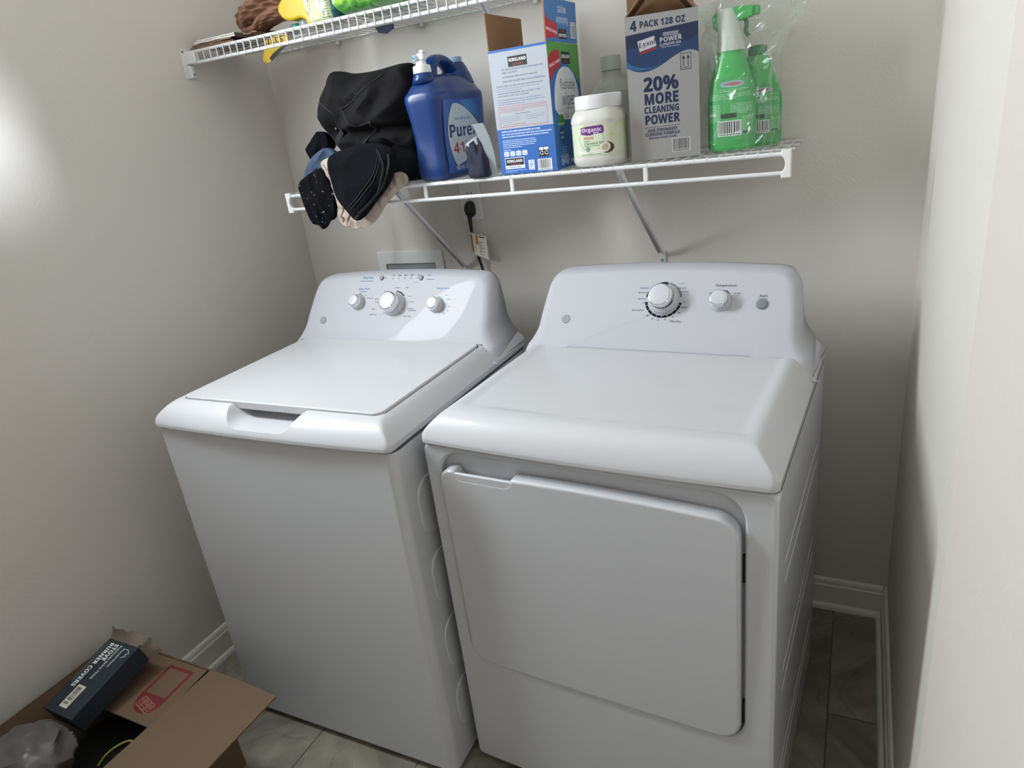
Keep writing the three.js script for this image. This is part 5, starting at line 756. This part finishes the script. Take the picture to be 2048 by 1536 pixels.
{ // stove burner cover box, one end torn open
  const t = thing('burner_cover_box', 'dark navy carton reading stove burner covers lying in the shipping box', 'box', [0.1735, 0.3235, 1.1985]);
  const W = 0.125, H = 0.046, L = 0.188; t.rotation.order = 'YXZ'; t.rotation.set(0.245, -0.03, 0.10);
  const map = canvasMap(512, 1024, (g, w, h) => {
    const lg = g.createLinearGradient(0, 0, w, 0); lg.addColorStop(0, '#16212d'); lg.addColorStop(1, '#1b2832'); g.fillStyle = lg; g.fillRect(0, 0, w, h);
    // lettering runs along the length, its head towards the right-hand side
    g.save(); g.translate(w, 0); g.rotate(Math.PI / 2);
    g.strokeStyle = '#c9cfd4'; g.lineWidth = 9; g.beginPath(); g.moveTo(70, 150); g.lineTo(70, 105); g.lineTo(110, 60); g.lineTo(130, 92); g.lineTo(152, 70); g.lineTo(190, 118); g.stroke();
    fitText(g, 'ThunderHome', 60, 178, 44, '#c9cfd4', { sx: 0.95 }); fitText(g, 'Premium Extra Thick', 40, 250, 50, '#d3d7da', { bold: true }); fitText(g, 'STOVE', 40, 322, 84, '#e4e6e6', { heavy: 0.03 }); fitText(g, 'BURNER COVERS', 40, 402, 82, '#e4e6e6', { heavy: 0.03 });
    g.fillStyle = '#8b949c'; for (let k = 0; k < 3; k++) g.fillRect(40, 462 + k * 13, 620 - k * 40, 3); g.restore();
    g.save(); g.translate(w - 330, 640); g.fillStyle = '#c9c6ba'; g.fillRect(0, 0, 130, 300); g.fillStyle = '#1c1d1f'; const r = rng(3); for (let y = 30; y < 210;) { const k = 3 + r() * 7; g.fillRect(20, y, 70, k); y += k + 3 + r() * 7; } for (let k = 0; k < 5; k++) g.fillRect(20 + k * 15, 226, 10, 30); g.fillRect(100, 60, 6, 150); g.restore();
  });
  const navy = std('#16202a', 0.5), inn = std('#86807a', 0.8), top = std('#ffffff', 0.45, { map });
  part('top_panel', box(W, 0.002, L, 0, H, 0), [navy, navy, top, inn, navy, navy], t);
  part('side_panel', box(0.002, H - 0.003, L, W / 2 - 0.001, H / 2, 0), navy, t); part('side_panel', box(0.002, H - 0.003, L, -W / 2 + 0.001, H / 2, 0), navy, t);
  part('bottom_panel', box(W - 0.004, 0.002, L, 0, 0.001, 0), [navy, navy, inn, navy, navy, navy], t); part('end_panel', box(W - 0.004, H - 0.004, 0.002, 0, H / 2, L / 2 - 0.001), navy, t);
  // torn end flaps
  const torn = (w, len, seed) => { const rows = []; for (let j = 0; j <= 8; j++) { const v = j / 8; rows.push(Array.from({ length: 17 }, (_, i) => { const u = i / 16; return V((u - 0.5) * w, 0.012 * v * v * Math.sin(u * 3 + seed), -len * v * (0.85 + 0.16 * noise2(u * 3.5 + seed, 2))); })); } return skin(rows, { closed: false }); };
  const greyIn = std('#75695f', 0.85, { side: THREE.DoubleSide });
  const a = part('end_flap', torn(W * 0.96, 0.034, 1), greyIn, t, 'torn greyish end flap'); a.position.set(0, H + 0.001, -L / 2); a.rotation.x = 0.5;
  const b = part('end_flap', torn(H * 0.9, 0.036, 5), greyIn, t, 'torn greyish end flap'); b.position.set(W / 2 - 0.001, H / 2, -L / 2); b.rotation.set(0, -0.35, Math.PI / 2);
  const c = part('end_flap', torn(W * 0.9, 0.02, 9), greyIn, t, 'torn greyish end flap'); c.position.set(0, 0.002, -L / 2); c.rotation.x = -0.2;
}
// a crumpled lump: squashed ball pushed about by ridged noise
function lump(a, b, c, { amp = 0.25, freq = 2.2, seed = 0, sharp = 0.5, n = 72 } = {}) {
  const g = mergeVertices(new THREE.SphereGeometry(1, n, Math.round(n * 0.6)).deleteAttribute('uv').deleteAttribute('normal')), p = g.attributes.position, v = V(0, 0, 0);
  for (let i = 0; i < p.count; i++) { v.fromBufferAttribute(p, i); const r1 = 1 - 2 * Math.abs(noise3(v.x * freq + seed, v.y * freq, v.z * freq)), r2 = 1 - 2 * Math.abs(noise3(v.x * freq * 2.3, v.y * freq * 2.3 + seed, v.z * freq * 2.3)); v.multiplyScalar(1 + amp * 0.5 * r1 + amp * 0.07 * r2); p.setXYZ(i, v.x * a, v.y * b, v.z * c); }
  return faired(g, sharp);
}
{
  const t = thing('grey_plastic_bag', 'grey plastic carrier bag full of something soft, at the front of the shipping box', 'bag', [0.196, 0.317, 1.402]);
  const film = phys('#524e4c', 0.42, { clearcoat: 0.15, clearcoatRoughness: 0.3 });
  part('bag_body', lump(0.094, 0.060, 0.090, { amp: 0.24, freq: 0.95, seed: 4, sharp: 0.4, n: 80 }), film, t);
  const rows = []; for (let j = 0; j <= 12; j++) { const v = j / 12; rows.push(Array.from({ length: 22 }, (_, i) => { const a = i / 22 * 6.2832, r = 0.010 + 0.012 * v * (1 + 0.5 * ridge(Math.cos(a) * 2, Math.sin(a) * 2 + v * 2, 1, 1, 3)); return V(-0.080 - 0.055 * v, 0.032 + 0.004 * Math.sin(v * 3) + Math.sin(a) * r, 0.02 + 0.012 * v + Math.cos(a) * r * 1.5); })); }
  part('bag_neck', faired(skin(rows, { cap1: true }), 0.45), film, t);
  single('black_garment', lump(0.13, 0.06, 0.16, { amp: 0.2, freq: 1.9, seed: 9, sharp: 0.7 }), std('#0e0e10', 0.95), 'black cloth crumpled deep inside the shipping box', 'cloth').position.set(0.2, 0.155, 1.29);
  single('black_bag', lump(0.05, 0.03, 0.045, { amp: 0.25, freq: 2, seed: 15, sharp: 0.5 }), phys('#17181b', 0.5), 'black crumpled bag in the left corner of the shipping box', 'bag').position.set(0.078, 0.262, 1.462);
  single('garden_twine', tube([V(0.292, 0.256, 1.318), V(0.302, 0.272, 1.302), V(0.318, 0.284, 1.282), V(0.338, 0.287, 1.262), V(0.352, 0.284, 1.262), V(0.366, 0.270, 1.268)], 0.0024, 40, 8), std('#8f8433', 0.6), 'thin yellow-green twine looping in the dark of the shipping box', 'twine');
}
scene.traverse((o) => { if (o.isMesh) o.castShadow = o.receiveShadow = true; });
renderer.render(scene, camera);
